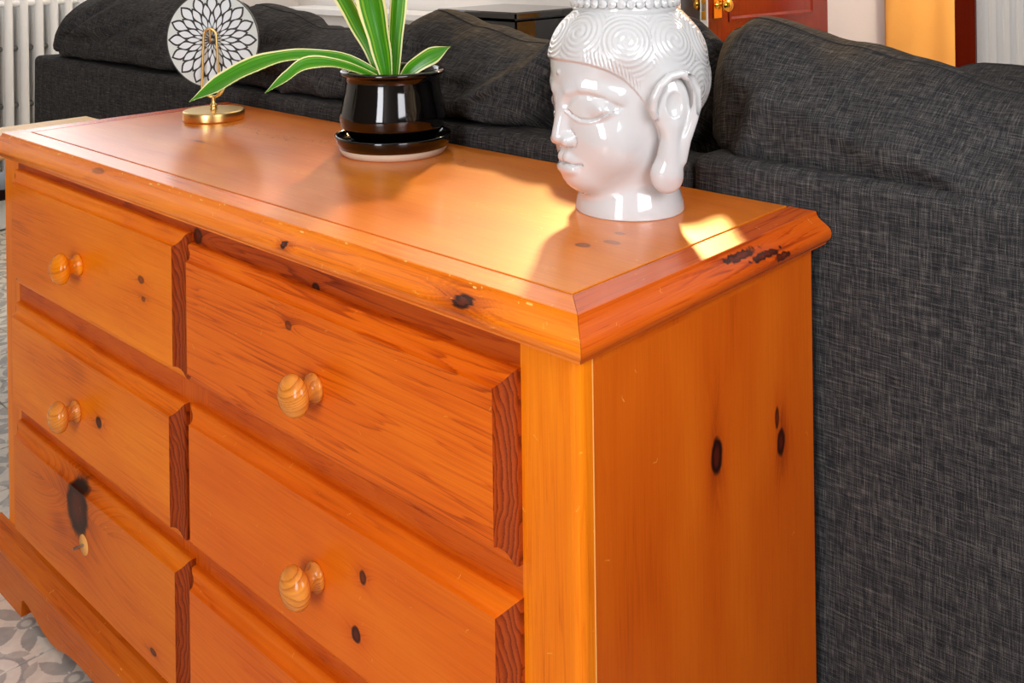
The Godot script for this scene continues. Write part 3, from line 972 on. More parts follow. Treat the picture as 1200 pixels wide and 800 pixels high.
func build_sofa():
	var s := thing("sofa", "long charcoal slub linen sofa seen from behind, back turned to the chest", "sofa", Vector3(-1.0, 0, -0.95))
	part("back_panel", soft_box(Vector3(-2.566, 0.07, -0.585), Vector3(-0.196, 0.887, -0.492), 0.018, 0.004, 3), M.linen, s)
	part("back_panel", soft_box(Vector3(-0.194, 0.07, -0.585), Vector3(0.90, 0.9035, -0.490), 0.020, 0.004, 4), M.linen, s)
	part("arm", soft_box(Vector3(-2.566, 0.07, -1.45), Vector3(-2.42, 0.64, -0.587), 0.03, 0.004, 5), M.linen, s)
	part("arm", soft_box(Vector3(0.75, 0.07, -1.45), Vector3(0.90, 0.64, -0.587), 0.03, 0.004, 6), M.linen, s)
	part("seat_base", soft_box(Vector3(-2.418, 0.07, -1.45), Vector3(0.748, 0.30, -0.587), 0.02, 0.003, 7), M.linen, s)
	for k in 3:
		part("seat_cushion", soft_box(Vector3(-2.41 + k * 1.053, 0.302, -1.47), Vector3(-1.363 + k * 1.053, 0.44, -0.59), 0.045, 0.006, 8 + k), M.linen, s)
	for p in [Vector3(-2.45, 0, -1.35), Vector3(0.8, 0, -1.35), Vector3(-2.45, 0, -0.6), Vector3(0.8, 0, -0.6)]:
		part("foot", mbox(p - Vector3(0.03, 0, 0.03), p + Vector3(0.03, 0.072, 0.03), 0.004), M.black_plain, s)

	# loose cushions; centre y about 0.76, leaning on the back
	cushion("cushion", "wide charcoal cushion slumped over the sofa back right of the white head", Vector3(0.31, 0.765, -0.725), 0.56, 0.32, 0.125, 0.20,
		[Vector2(-0.56, 0.26), Vector2(-0.53, 0.31), Vector2(-0.49, 0.330), Vector2(-0.34, 0.294), Vector2(-0.26, 0.277), Vector2(-0.11, 0.243), Vector2(0.1, 0.215), Vector2(0.56, 0.24)], 21,
		[[-0.16, 0.205, -0.45, 0.16, 0.02, 0.034], [-0.03, 0.20, 0.30, 0.12, 0.016, 0.036], [-0.44, 0.2, 1.2, 0.1, 0.014, 0.018], [-0.33, 0.24, -0.25, 0.14, 0.016, 0.014]])
	cushion("cushion", "charcoal cushion lying lower behind the wide slumped one at right", Vector3(0.34, 0.765, -1.035), 0.42, 0.32, 0.10, 0.12,
		[Vector2(-0.42, 0.20), Vector2(-0.30, 0.237), Vector2(0.0, 0.226), Vector2(0.42, 0.22)], 22)
	cushion("cushion", "crumpled black-looking cushion squeezed between the white head and the wide cushion", Vector3(-0.392, 0.77, -0.735), 0.152, 0.30, 0.10, 0.20,
		[Vector2(-0.152, 0.29), Vector2(-0.1, 0.322), Vector2(0.07, 0.318), Vector2(0.11, 0.285), Vector2(0.152, 0.21)], 23,
		[[0.1, 0.12, 0.9, 0.09, 0.02, 0.028], [0.11, 0.02, -0.5, 0.08, 0.018, 0.024], [0.13, 0.2, -1.0, 0.06, 0.014, 0.02]], [], 3.0)
	cushion("cushion", "charcoal cushion with a tucked corner between the plant pot and the white head", Vector3(-0.775, 0.765, -0.725), 0.225, 0.32, 0.125, 0.20,
		[Vector2(-0.245, 0.24), Vector2(-0.20, 0.29), Vector2(-0.14, 0.315), Vector2(-0.02, 0.285), Vector2(0.1, 0.262), Vector2(0.16, 0.262), Vector2(0.205, 0.292), Vector2(0.245, 0.255)], 24,
		[[-0.09, 0.240, -0.06, 0.11, 0.014, 0.045], [0.11, 0.215, 0.45, 0.07, 0.012, 0.036], [-0.15, 0.275, 1.35, 0.035, 0.007, -0.022], [0.02, 0.205, -0.3, 0.07, 0.012, 0.022], [-0.05, 0.19, 1.3, 0.03, 0.010, 0.010]])
	cushion("cushion", "charcoal cushion with a long ridge behind the plant's arching leaf", Vector3(-1.34, 0.765, -0.725), 0.33, 0.32, 0.125, 0.20,
		[Vector2(-0.33, 0.26), Vector2(-0.25, 0.305), Vector2(-0.12, 0.29), Vector2(0.02, 0.255), Vector2(0.18, 0.262), Vector2(0.27, 0.275), Vector2(0.33, 0.21)], 25,
		[[-0.05, 0.215, 0.10, 0.16, 0.016, 0.042], [0.12, 0.185, 0.5, 0.10, 0.012, 0.03], [-0.16, 0.235, -0.6, 0.08, 0.012, 0.032], [0.02, 0.17, -0.25, 0.12, 0.012, 0.018]])
	cushion("cushion", "charcoal cushion at the far left end of the sofa, beside the radiator", Vector3(-2.12, 0.775, -0.725), 0.44, 0.32, 0.135, 0.20,
		[Vector2(-0.44, 0.20), Vector2(-0.38, 0.26), Vector2(-0.28, 0.31), Vector2(-0.1, 0.335), Vector2(0.2, 0.32), Vector2(0.38, 0.30), Vector2(0.44, 0.24)], 26,
		[[-0.25, 0.18, 0.8, 0.14, 0.016, 0.036], [0.02, 0.2, 0.25, 0.18, 0.018, 0.036], [-0.12, 0.24, 0.5, 0.14, 0.013, 0.03], [0.22, 0.19, -0.3, 0.12, 0.013, 0.022]])

# ---------------------------------------------------------------- behind the sofa
func build_background():
	# column radiator under the left window
	var r := thing("radiator", "white column radiator standing against the left wall", "radiator", Vector3(-3.93, 0.0, -0.95))
	for i in 19:
		var z := 0.62 - i * 0.0636
		for d in [0.04, 0.0, -0.04]:
			var m := MB.new()
			m.lathe([Vector2(0.0001, 0.13), Vector2(0.012, 0.132), Vector2(0.0185, 0.15), Vector2(0.0185, 1.0), Vector2(0.012, 1.018), Vector2(0.0001, 1.02)], 16, Transform3D(Basis.IDENTITY, Vector3(d, 0, z)))
			obj("column", m, M.radiator, r)
	for y in [0.17, 0.54, 0.785, 0.98]:
		var m := MB.new()
		for d in ([0.035, -0.03] if y != 0.54 and y != 0.785 else [0.0]):
			m.tube([Vector3(d, y, 0.62), Vector3(d, y, 0.62 - 18 * 0.0636)], 0.0125, 12)
		obj("header", m, M.radiator if y != 0.54 and y != 0.785 else M.steel, r)
	for z in [0.55, -0.45]:
		obj("foot", mbox(Vector3(-0.05, 0, z - 0.012), Vector3(0.05, 0.135, z + 0.012), 0.004), M.radiator, r)

	# white cover with a rounded shelf along the back wall
	var sh := thing("shelf_unit", "low white unit with a rounded shelf edge against the back wall", "cabinet", Vector3(-3.2, 0, -2.33))
	var q := MB.new()
	var pr := [Vector2(-0.62, -0.1), Vector2(-0.62, 0.06), Vector2(-0.60, 0.09), Vector2(-0.565, 0.11), Vector2(0.75, 0.11), Vector2(0.75, -0.1)]
	q.prism(pr, Vector3.RIGHT, Vector3.BACK, Vector3(0, 0.872, 0), Vector3(0, 0.026, 0))
	obj("shelf_board", q, M.paint, sh)
	obj("body", mbox(Vector3(-0.56, 0.0, -0.1), Vector3(0.74, 0.872, 0.07), 0.003), M.wall, sh)

	# glossy black cabinet
	var b := thing("black_cabinet", "glossy black lacquered cabinet behind the sofa, its corner turned forward", "cabinet", Vector3(-2.125, 0, -2.15))
	obj("body", mbox(Vector3(-0.205, 0.03, -0.19), Vector3(0.205, 0.925, 0.182), 0.006), M.black_gloss, b)
	obj("top_slab", mbox(Vector3(-0.216, 0.926, -0.2), Vector3(0.216, 0.956, 0.195), 0.006), M.black_gloss, b)
	obj("door_panel", mbox(Vector3(-0.19, 0.06, 0.183), Vector3(0.175, 0.90, 0.194), 0.004), M.black_gloss, b)
	obj("plinth", mbox(Vector3(-0.19, 0.0, -0.18), Vector3(0.19, 0.03, 0.17), 0.002), M.black_plain, b)

	# open mahogany door in the hall
	var dr := struct("door_1", wbox(Vector3(-0.845, 0.008, -0.02), Vector3(0, 2.0, 0.02), 1, 0.003), M.mahogany)
	dr.position = Vector3(-1.46, 0, -3.5)
	var dir := Vector3(-0.107, 0, 0.994)
	dr.basis = Basis(-dir, Vector3.UP, (-dir).cross(Vector3.UP))
	for sg in [1.0, -1.0]:
		for y in [[0.20, 0.70], [0.885, 1.86]]:
			var pn := MB.new()
			var x0 := -0.845 + 0.125
			var x1 := -0.115
			var lv := [Vector2(0, 0.0198), Vector2(0.0, 0.026), Vector2(0.012, 0.028), Vector2(0.022, 0.020), Vector2(0.03, 0.0135), Vector2(0.075, 0.0135), Vector2(0.10, 0.0215), Vector2(0.105, 0.0215)]
			for i in lv.size() - 1:
				var A := []
				var B := []
				for cc in [[0, 0], [1, 0], [1, 1], [0, 1]]:
					for w in 2:
						var l: Vector2 = lv[i + w]
						var p := Vector3(x1 - l.x if cc[0] else x0 + l.x, y[1] - l.x if cc[1] else y[0] + l.x, l.y * sg)
						(A if w == 0 else B).append(p)
				for k in 4: pn.quad(A[k], A[(k + 1) % 4], B[(k + 1) % 4], B[k], -1)
				if i == lv.size() - 2:
					pn.quad(B[0], B[1], B[2], B[3], -1)
			var back := []
			for cc in [[0, 0], [1, 0], [1, 1], [0, 1]]: back.append(Vector3(x1 if cc[0] else x0, y[1] if cc[1] else y[0], 0.0198 * sg))
			pn.quad(back[3], back[2], back[1], back[0], -1)
			pn.board(1, Vector3(x0, y[0], -0.03), Vector3(0.61, 0.9, 0.1))
			obj("raised_panel", pn, M.mahogany, dr)
		obj("escutcheon_plate", mbox(Vector3(-0.815, 0.905, minf(0.0205 * sg, 0.0245 * sg)), Vector3(-0.765, 1.09, maxf(0.0205 * sg, 0.0245 * sg)), 0.001), M.brass, dr)
		var kb := MB.new()
		kb.lathe([Vector2(0.0001, 0.0), Vector2(0.018, 0.0), Vector2(0.018, 0.004), Vector2(0.010, 0.008), Vector2(0.009, 0.024), Vector2(0.016, 0.030), Vector2(0.026, 0.038), Vector2(0.0285, 0.048), Vector2(0.026, 0.057), Vector2(0.015, 0.064), Vector2(0.0001, 0.066)], 28, Transform3D(Basis(Vector3.RIGHT, PI / 2 * sg), Vector3(-0.79, 0.958, 0.0245 * sg)))
		obj("door_knob", kb, M.brass, dr)
	obj("edge_strip", mbox(Vector3(-0.8475, 0.008, -0.0195), Vector3(-0.8452, 2.0, 0.0195), 0.0005), M.paint, dr)
	obj("lock_face", mbox(Vector3(-0.8495, 0.90, -0.011), Vector3(-0.8476, 1.06, 0.011), 0.0004), M.brass, dr)
	obj("lock_bolt", mbox(Vector3(-0.8535, 0.935, -0.006), Vector3(-0.8496, 0.965, 0.006), 0.0006), M.steel, dr)

	# amber drape whose colour stands in for warm light on the hall wall
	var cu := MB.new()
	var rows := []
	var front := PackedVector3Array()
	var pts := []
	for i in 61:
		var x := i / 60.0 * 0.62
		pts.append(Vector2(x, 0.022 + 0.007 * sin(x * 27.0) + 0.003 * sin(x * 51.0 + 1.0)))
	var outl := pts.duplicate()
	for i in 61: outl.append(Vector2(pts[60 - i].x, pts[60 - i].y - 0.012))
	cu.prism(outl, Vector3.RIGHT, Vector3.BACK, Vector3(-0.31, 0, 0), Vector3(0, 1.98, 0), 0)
	var co := thing("warm_light_drape", "amber drape standing in for warm light on the hall wall", "warm_light_drape", Vector3(-0.845, 0.02, -3.46))
	obj("warm_light_cloth", cu, M.amber, co)
	var rod := MB.new()
	rod.tube([Vector3(-0.36, 2.0, 0.02), Vector3(0.36, 2.0, 0.02)], 0.012, 12)
	obj("rod", rod, M.brass, co)

	# pale wooden table at the chest's left end, black shelf under it
	var t := thing("side_table", "pale wooden table at the left end of the pine chest", "table", Vector3(-1.64, 0, -0.05))
	obj("tabletop", wbox(Vector3(-0.11, 0.79, -0.25), Vector3(0.14, 0.815, 0.40), 2, 0.004), M.pale_wood, t)
	for p in [[-0.09, -0.22], [0.105, -0.22], [-0.09, 0.36], [0.105, 0.36]]:
		var m := MB.new()
		m.tube([Vector3(p[0] - signf(p[0]) * 0.02, 0.792, p[1] * 0.9), Vector3(p[0], 0.0, p[1] * 1.03)], [0.017, 0.013], 16)
		for i in m.v.size(): m.uv[i] = Vector2(m.v[i].y, m.v[i].x * 3.0)
		obj("leg", m, M.pale_wood, t)
	obj("shelf", mbox(Vector3(-0.085, 0.70, -0.19), Vector3(0.10, 0.722, 0.33), 0.004), M.black_plain, t)

# added globe pendant, out of view, to brighten the back of the room
func build_added_pendant():
	var p := thing("added_pendant_lamp", "added unseen white globe pendant that brightens the back of the room", "added_lamp", Vector3(-2.1, 2.55, -1.55))
	var gl := mat(Color(0.95, 0.94, 0.92), 0.3)
	gl.emission_enabled = true
	gl.emission = Color(1.0, 0.90, 0.76)
	gl.emission_energy_multiplier = 1.5
	var m := MB.new()
	var pr := []
	for i in 17: pr.append(Vector2(maxf(0.0001, 0.11 * sin(PI * i / 16.0)), -0.11 * cos(PI * i / 16.0)))
	m.lathe(pr, 32)
	obj("globe", m, gl, p)
	m = MB.new()
	m.lathe([Vector2(0.0001, 0.105), Vector2(0.03, 0.105), Vector2(0.026, 0.15), Vector2(0.004, 0.16), Vector2(0.003, 0.53), Vector2(0.05, 0.535), Vector2(0.05, 0.549), Vector2(0.0001, 0.55)], 24)
	obj("cord_and_rose", m, M.brass, p)
	var l := OmniLight3D.new()
	l.name = "added_pendant_light"
	p.add_child(l)
	l.light_color = Color(1.0, 0.92, 0.82)
	l.light_energy = 0.9
	l.light_size = 0.1
	l.omni_range = 12.0
	l.omni_attenuation = 2.0
	l.shadow_enabled = true

# ---------------------------------------------------------------- brass stand with a round petal disc
func build_candle_stand():
	var s := thing("candle_stand", "small brass stand holding a round glass disc with a white petal pattern", "ornament", Vector3(-1.2533, TOP, -0.345), 0.63)
	# local: +z is the disc's face, x across it
	var m := MB.new()
	m.lathe([Vector2(0.0001, 0), Vector2(0.0595, 0), Vector2(0.0612, 0.0012), Vector2(0.0615, 0.003), Vector2(0.0615, 0.0165), Vector2(0.0608, 0.0188), Vector2(0.059, 0.0195), Vector2(0.0001, 0.0195)], 72)
	for i in m.g.size(): m.g[i] = -1 if m.v[i * 3].y > 0.019 and m.v[i * 3 + 1].y > 0.019 and m.v[i * 3 + 2].y > 0.019 else 1
	obj("base", m, M.gold, s)
	m = MB.new()
	m.lathe([Vector2(0.0001, 0.0195), Vector2(0.008, 0.0195), Vector2(0.008, 0.022), Vector2(0.0055, 0.0235), Vector2(0.0075, 0.0265), Vector2(0.0078, 0.029), Vector2(0.006, 0.0315), Vector2(0.0045, 0.034), Vector2(0.0045, 0.042), Vector2(0.0055, 0.0435), Vector2(0.0001, 0.0455)], 24)
	obj("stem", m, M.gold, s)
	for zz in [0.0135, -0.0135]:
		var path := []
		var cy := 0.066
		for i in 13:   # lower bow
			var a := PI + PI * i / 12.0
			path.append(Vector3(0.0185 * cos(a), cy + 0.0205 * sin(a), zz * (1.0 - 0.8 * -sin(a))))
		for i in 9:
			path.append(Vector3(lerpf(0.0185, 0.0135, i / 8.0), lerpf(cy + 0.004, 0.172, i / 8.0), zz))
		for i in range(1, 12):
			var a := PI * i / 12.0
			path.append(Vector3(0.0135 * cos(a), 0.172 + 0.0145 * sin(a), zz))
		for i in 9:
			path.append(Vector3(lerpf(-0.0135, -0.0185, i / 8.0), lerpf(0.172, cy + 0.004, i / 8.0), zz))
		path.append(Vector3(-0.0185, cy, zz))
		m = MB.new()
		m.tube(path, 0.0026, 12)
		obj("loop", m, M.gold, s)
	for zz in [0.007, -0.007]:
		m = MB.new()
		m.tube([Vector3(0, 0.160, 0.003 * signf(zz)), Vector3(0, 0.160, 0.0135 * signf(zz)), Vector3(0, 0.170, 0.0135 * signf(zz)), Vector3(0, 0.186, 0.0135 * signf(zz))], 0.002, 8)
		obj("clip", m, M.gold, s)
	# disc
	var R := 0.0985
	var c := Vector3(0, 0.1625, 0)
	var glass := mat(Color(0.84, 0.88, 0.86), 0.08)
	var grey := mat(Color(0.16, 0.15, 0.135), 0.35)
	var white := mat(Color(0.88, 0.92, 0.93), 0.12)
	m = MB.new()
	m.lathe([Vector2(0.0001, -0.0018), Vector2(R - 0.001, -0.0018), Vector2(R, -0.001), Vector2(R, 0.001), Vector2(R - 0.001, 0.0018), Vector2(0.0001, 0.0018)], 96, Transform3D(Basis(Vector3.RIGHT, PI / 2), c))
	for i in m.g.size(): m.g[i] = -1
	var disc := obj("disc", m, glass, s)
	m = MB.new()
	m.lathe([Vector2(R - 0.0012, -0.0022), Vector2(R + 0.0008, -0.0022), Vector2(R + 0.0008, 0.0022), Vector2(R - 0.0012, 0.0022), Vector2(R - 0.0012, -0.0022)], 96, Transform3D(Basis(Vector3.RIGHT, PI / 2), c))
	for i in m.g.size(): m.g[i] = -1
	obj("rim", m, mat(Color(0.25, 0.27, 0.25), 0.3), disc)
	var petal := func(l: float, w: float, h: float, r0: float, wide: float) -> MB:
		var pts := []
		for k in 9:
			var t := k / 8.0
			pts.append(Vector2(w * pow(sin(PI * pow(t, wide)), 1.05), r0 + l * t))
		var o := pts.duplicate()
		for k in range(7, 0, -1): o.append(Vector2(-pts[k].x, pts[k].y))
		var q := MB.new()
		q.prism(o, Vector3.RIGHT, Vector3.UP, Vector3.ZERO, Vector3(0, 0, h))
		return q
	# [count, inner radius, length, half width, angle shift]
	var rings := [[16, 0.0058, 0.0175, 0.0018, 0.0], [16, 0.0133, 0.0265, 0.0033, 0.5], [16, 0.0240, 0.0320, 0.0052, 0.0], [16, 0.0395, 0.0362, 0.0076, 0.5], [16, 0.0555, 0.0375, 0.0101, 0.0]]
	var dark := MB.new()
	for ri in rings.size():
		var g: Array = rings[ri]
		for k in g[0]:
			var a: float = TAU * (k + g[4]) / g[0]
			var q: MB = petal.call(g[2] + 0.0060, g[3] + 0.0024, 0.0006, g[1] - 0.0030, 1.15)
			for i in q.v.size(): q.v[i] = c + q.v[i].rotated(Vector3.BACK, a) + Vector3(0, 0, 0.0018 + 0.00005 * ri)
			dark.v.append_array(q.v); dark.uv.append_array(q.uv); dark.g.append_array(q.g)
	tag(obj("flower_outline", dark, grey, disc), "dark grey outline of the flower")
	for ri in rings.size():
		var g: Array = rings[ri]
		var pm: ArrayMesh = petal.call(g[2] - 0.0042, g[3] * 0.86, 0.0008, g[1] + 0.0021, 1.15).done()
		for k in g[0]:
			var o := obj("petal", pm, white, disc, c + Vector3(0, 0, 0.0022))
			o.rotation.z = TAU * (k + g[4]) / g[0]

# ---------------------------------------------------------------- potted plant
func leaf(parent: Node3D, path: Array, widths: Array, across: Vector3, fold := 0.25, mat_: Material = null):
	var cv := Curve3D.new()
	for i in path.size():
		var tan: Vector3 = (path[mini(i + 1, path.size() - 1)] - path[maxi(i - 1, 0)]) * 0.22
		cv.add_point(path[i], -tan, tan)
	var n := 28
	var L := cv.get_baked_length()
	var m := MB.new()
	var top := []
	var bot := []
	for i in n + 1:
		var t := float(i) / n
		var p := cv.sample_baked(L * t, true)
		var d := (cv.sample_baked(minf(L, L * t + 0.004), true) - cv.sample_baked(maxf(0, L * t - 0.004), true)).normalized()
		var x := (across - d * across.dot(d)).normalized()
		var nn := x.cross(d).normalized()
		var wf := t * (widths.size() - 1)
		var wi := mini(int(wf), widths.size() - 2)
		var w: float = lerpf(widths[wi], widths[wi + 1], smoothstep(0.0, 1.0, wf - wi))
		var a := PackedVector3Array()
		var b := PackedVector3Array()
		for k in 9:
			var s := k / 4.0 - 1.0
			var q := p + x * s * w + nn * (absf(s) - 0.5) * w * fold * (1 if nn.y >= 0 or true else -1)
			a.append(q + nn * 0.0005)
			b.append(q - nn * 0.0005)
		top.append(a); bot.append(b)
	m.grid(top)
	var rb := []
	for r in bot:
		var r2: PackedVector3Array = r.duplicate()
		r2.reverse()
		rb.append(r2)
	m.grid(rb, false, false, 1)
	for i in n:
		m.quad(top[i][0], top[i + 1][0], bot[i + 1][0], bot[i][0], 2)
		m.quad(top[i + 1][8], top[i][8], bot[i][8], bot[i + 1][8], 3)
	obj("leaf", m, M.leaf, parent)

func build_plant():
	var o := Vector3(-0.715, TOP, -0.373)
	var s := thing("potted_plant", "variegated green and cream strap-leaved plant in a glossy black pot with saucer", "plant", o)
	var m := MB.new()
	m.lathe([Vector2(0.0001, 0), Vector2(0.085, 0), Vector2(0.0875, 0.002), Vector2(0.0925, 0.0125), Vector2(0.0001, 0.0125)], 72)
	tag(obj("saucer_foot", m, M.clay, s), "unglazed pale band under the saucer")
	m = MB.new()
	m.lathe([Vector2(0.0001, 0.0126), Vector2(0.0927, 0.0126), Vector2(0.0965, 0.022), Vector2(0.0985, 0.0295), Vector2(0.0985, 0.0325), Vector2(0.096, 0.0335), Vector2(0.0925, 0.030), Vector2(0.088, 0.0225), Vector2(0.0001, 0.0205)], 72)
	obj("saucer", m, M.black_glaze, s)
	m = MB.new()
	m.lathe([Vector2(0.0001, 0.0206), Vector2(0.070, 0.0206), Vector2(0.072, 0.028), Vector2(0.080, 0.036), Vector2(0.0865, 0.044), Vector2(0.0895, 0.051), Vector2(0.0893, 0.0545), Vector2(0.0908, 0.058), Vector2(0.0900, 0.068), Vector2(0.0862, 0.086), Vector2(0.0815, 0.106), Vector2(0.0795, 0.122), Vector2(0.0800, 0.130), Vector2(0.0840, 0.1325), Vector2(0.0880, 0.1345), Vector2(0.0895, 0.1375), Vector2(0.0885, 0.1405), Vector2(0.0850, 0.1420), Vector2(0.0790, 0.1410), Vector2(0.0765, 0.137), Vector2(0.0755, 0.120), Vector2(0.0755, 0.110), Vector2(0.0001, 0.110)], 96)
	obj("pot", m, M.black_glaze, s)
	m = MB.new()
	m.lathe([Vector2(0.0001, 0.1102), Vector2(0.0748, 0.1102), Vector2(0.0745, 0.118), Vector2(0.04, 0.123), Vector2(0.0001, 0.125)], 40)
	obj("soil", m, M.soil, s)
	var rt := Vector3(0.728, 0, -0.686)
	var tw := Vector3(0.686, 0, 0.728)
	var P := func(x: float, y: float, z := 0.0) -> Vector3: return rt * x + Vector3(0, y, 0) + tw * z   # x across, z out into the room
	# long arching leaf reaching left, its tip down in front of the brass stand
	leaf(s, [P.call(-0.012, 0.118, 0.0), P.call(-0.035, 0.140, 0.01), P.call(-0.085, 0.165, 0.02), P.call(-0.165, 0.170, 0.03), P.call(-0.235, 0.152, 0.035), P.call(-0.290, 0.122, 0.04), P.call(-0.333, 0.096, 0.045)], [0.007, 0.008, 0.009, 0.012, 0.019, 0.021, 0.0006], (Vector3.UP * 0.75 + tw * -0.65 + rt * 0.2).normalized(), 0.22)
	leaf(s, [P.call(-0.012, 0.118, 0.008), P.call(-0.05, 0.142, 0.03), P.call(-0.095, 0.158, 0.045), P.call(-0.138, 0.158, 0.055), P.call(-0.168, 0.138, 0.06), P.call(-0.202, 0.112, 0.065)], [0.008, 0.008, 0.009, 0.013, 0.010, 0.0006], (Vector3.UP * 0.72 + tw * -0.55 + rt * -0.3).normalized(), 0.2)
	# upright blades
	leaf(s, [P.call(-0.018, 0.115, 0.0), P.call(-0.033, 0.165, -0.005), P.call(-0.058, 0.215, -0.01), P.call(-0.085, 0.270, -0.005), P.call(-0.115, 0.325, 0.0), P.call(-0.16, 0.375, 0.01)], [0.0075, 0.014, 0.019, 0.021, 0.017, 0.0006], (rt * 0.85 + tw * 0.5).normalized(), 0.35)
	leaf(s, [P.call(-0.006, 0.115, 0.012), P.call(-0.018, 0.185, 0.016), P.call(-0.032, 0.258, 0.02), P.call(-0.042, 0.32, 0.03), P.call(-0.05, 0.39, 0.05)], [0.009, 0.019, 0.026, 0.021, 0.0006], (rt * 0.98 + tw * 0.2).normalized(), 0.3)
	leaf(s, [P.call(0.000, 0.115, 0.0), P.call(0.004, 0.18, 0.0), P.call(0.010, 0.25, -0.002), P.call(0.016, 0.32, -0.01), P.call(0.024, 0.38, -0.03)], [0.009, 0.0125, 0.0155, 0.014, 0.0006], (rt * 0.9 - tw * 0.42).normalized(), 0.45)
	leaf(s, [P.call(-0.012, 0.115, -0.02), P.call(-0.03, 0.18, -0.03), P.call(-0.04, 0.26, -0.04), P.call(-0.05, 0.34, -0.05)], [0.008, 0.014, 0.018, 0.0006], (rt * 0.95 + tw * 0.3).normalized(), 0.3)
	# short leaf leaning out to the right
	leaf(s, [P.call(0.012, 0.118, 0.0), P.call(0.030, 0.140, 0.005), P.call(0.060, 0.160, 0.005), P.call(0.099, 0.178, 0.0)], [0.008, 0.014, 0.016, 0.0006], (Vector3.UP * 0.85 + tw * -0.45 + rt * -0.3).normalized(), 0.25)

# ---------------------------------------------------------------- white ceramic head
func sd_ell(p: Vector3, c: Vector3, r: Vector3) -> float:
	var q := (p - c) / r
	var k0 := q.length()
	var k1 := (q / r).length()
	return k0 * (k0 - 1.0) / maxf(k1, 0.0001)

func sd_cap(p: Vector3, a: Vector3, b: Vector3, ra: float, rb: float) -> float:
	var ab := b - a
	var t := clampf((p - a).dot(ab) / ab.length_squared(), 0.0, 1.0)
	return (p - a - ab * t).length() - lerpf(ra, rb, t)

func smin(a: float, b: float, k: float) -> float:
	var h := maxf(k - absf(a - b), 0.0) / k
	return minf(a, b) - h * h * k * 0.25

func seg2(p: Vector2, a: Vector2, b: Vector2) -> float:
	var ab := b - a
	return (p - a - ab * clampf((p - a).dot(ab) / ab.length_squared(), 0.0, 1.0)).length()

func poly2(p: Vector2, pts: Array) -> float:
	var d := 9.0
	for i in pts.size() - 1: d = minf(d, seg2(p, pts[i], pts[i + 1]))
	return d

var curls: Array = []
var brow: Array = []
var eye_line: Array = []
var lid_line: Array = []
var mouth: Array = []
var wing: Array = []
var socket: Array = []
var helix: Array = []

func hairline(az: float) -> float:   # height of the hair's lower edge, az = 0 at the face, PI at the back
	return maxf(0.2035 - 0.030 * az * az * az, 0.052)

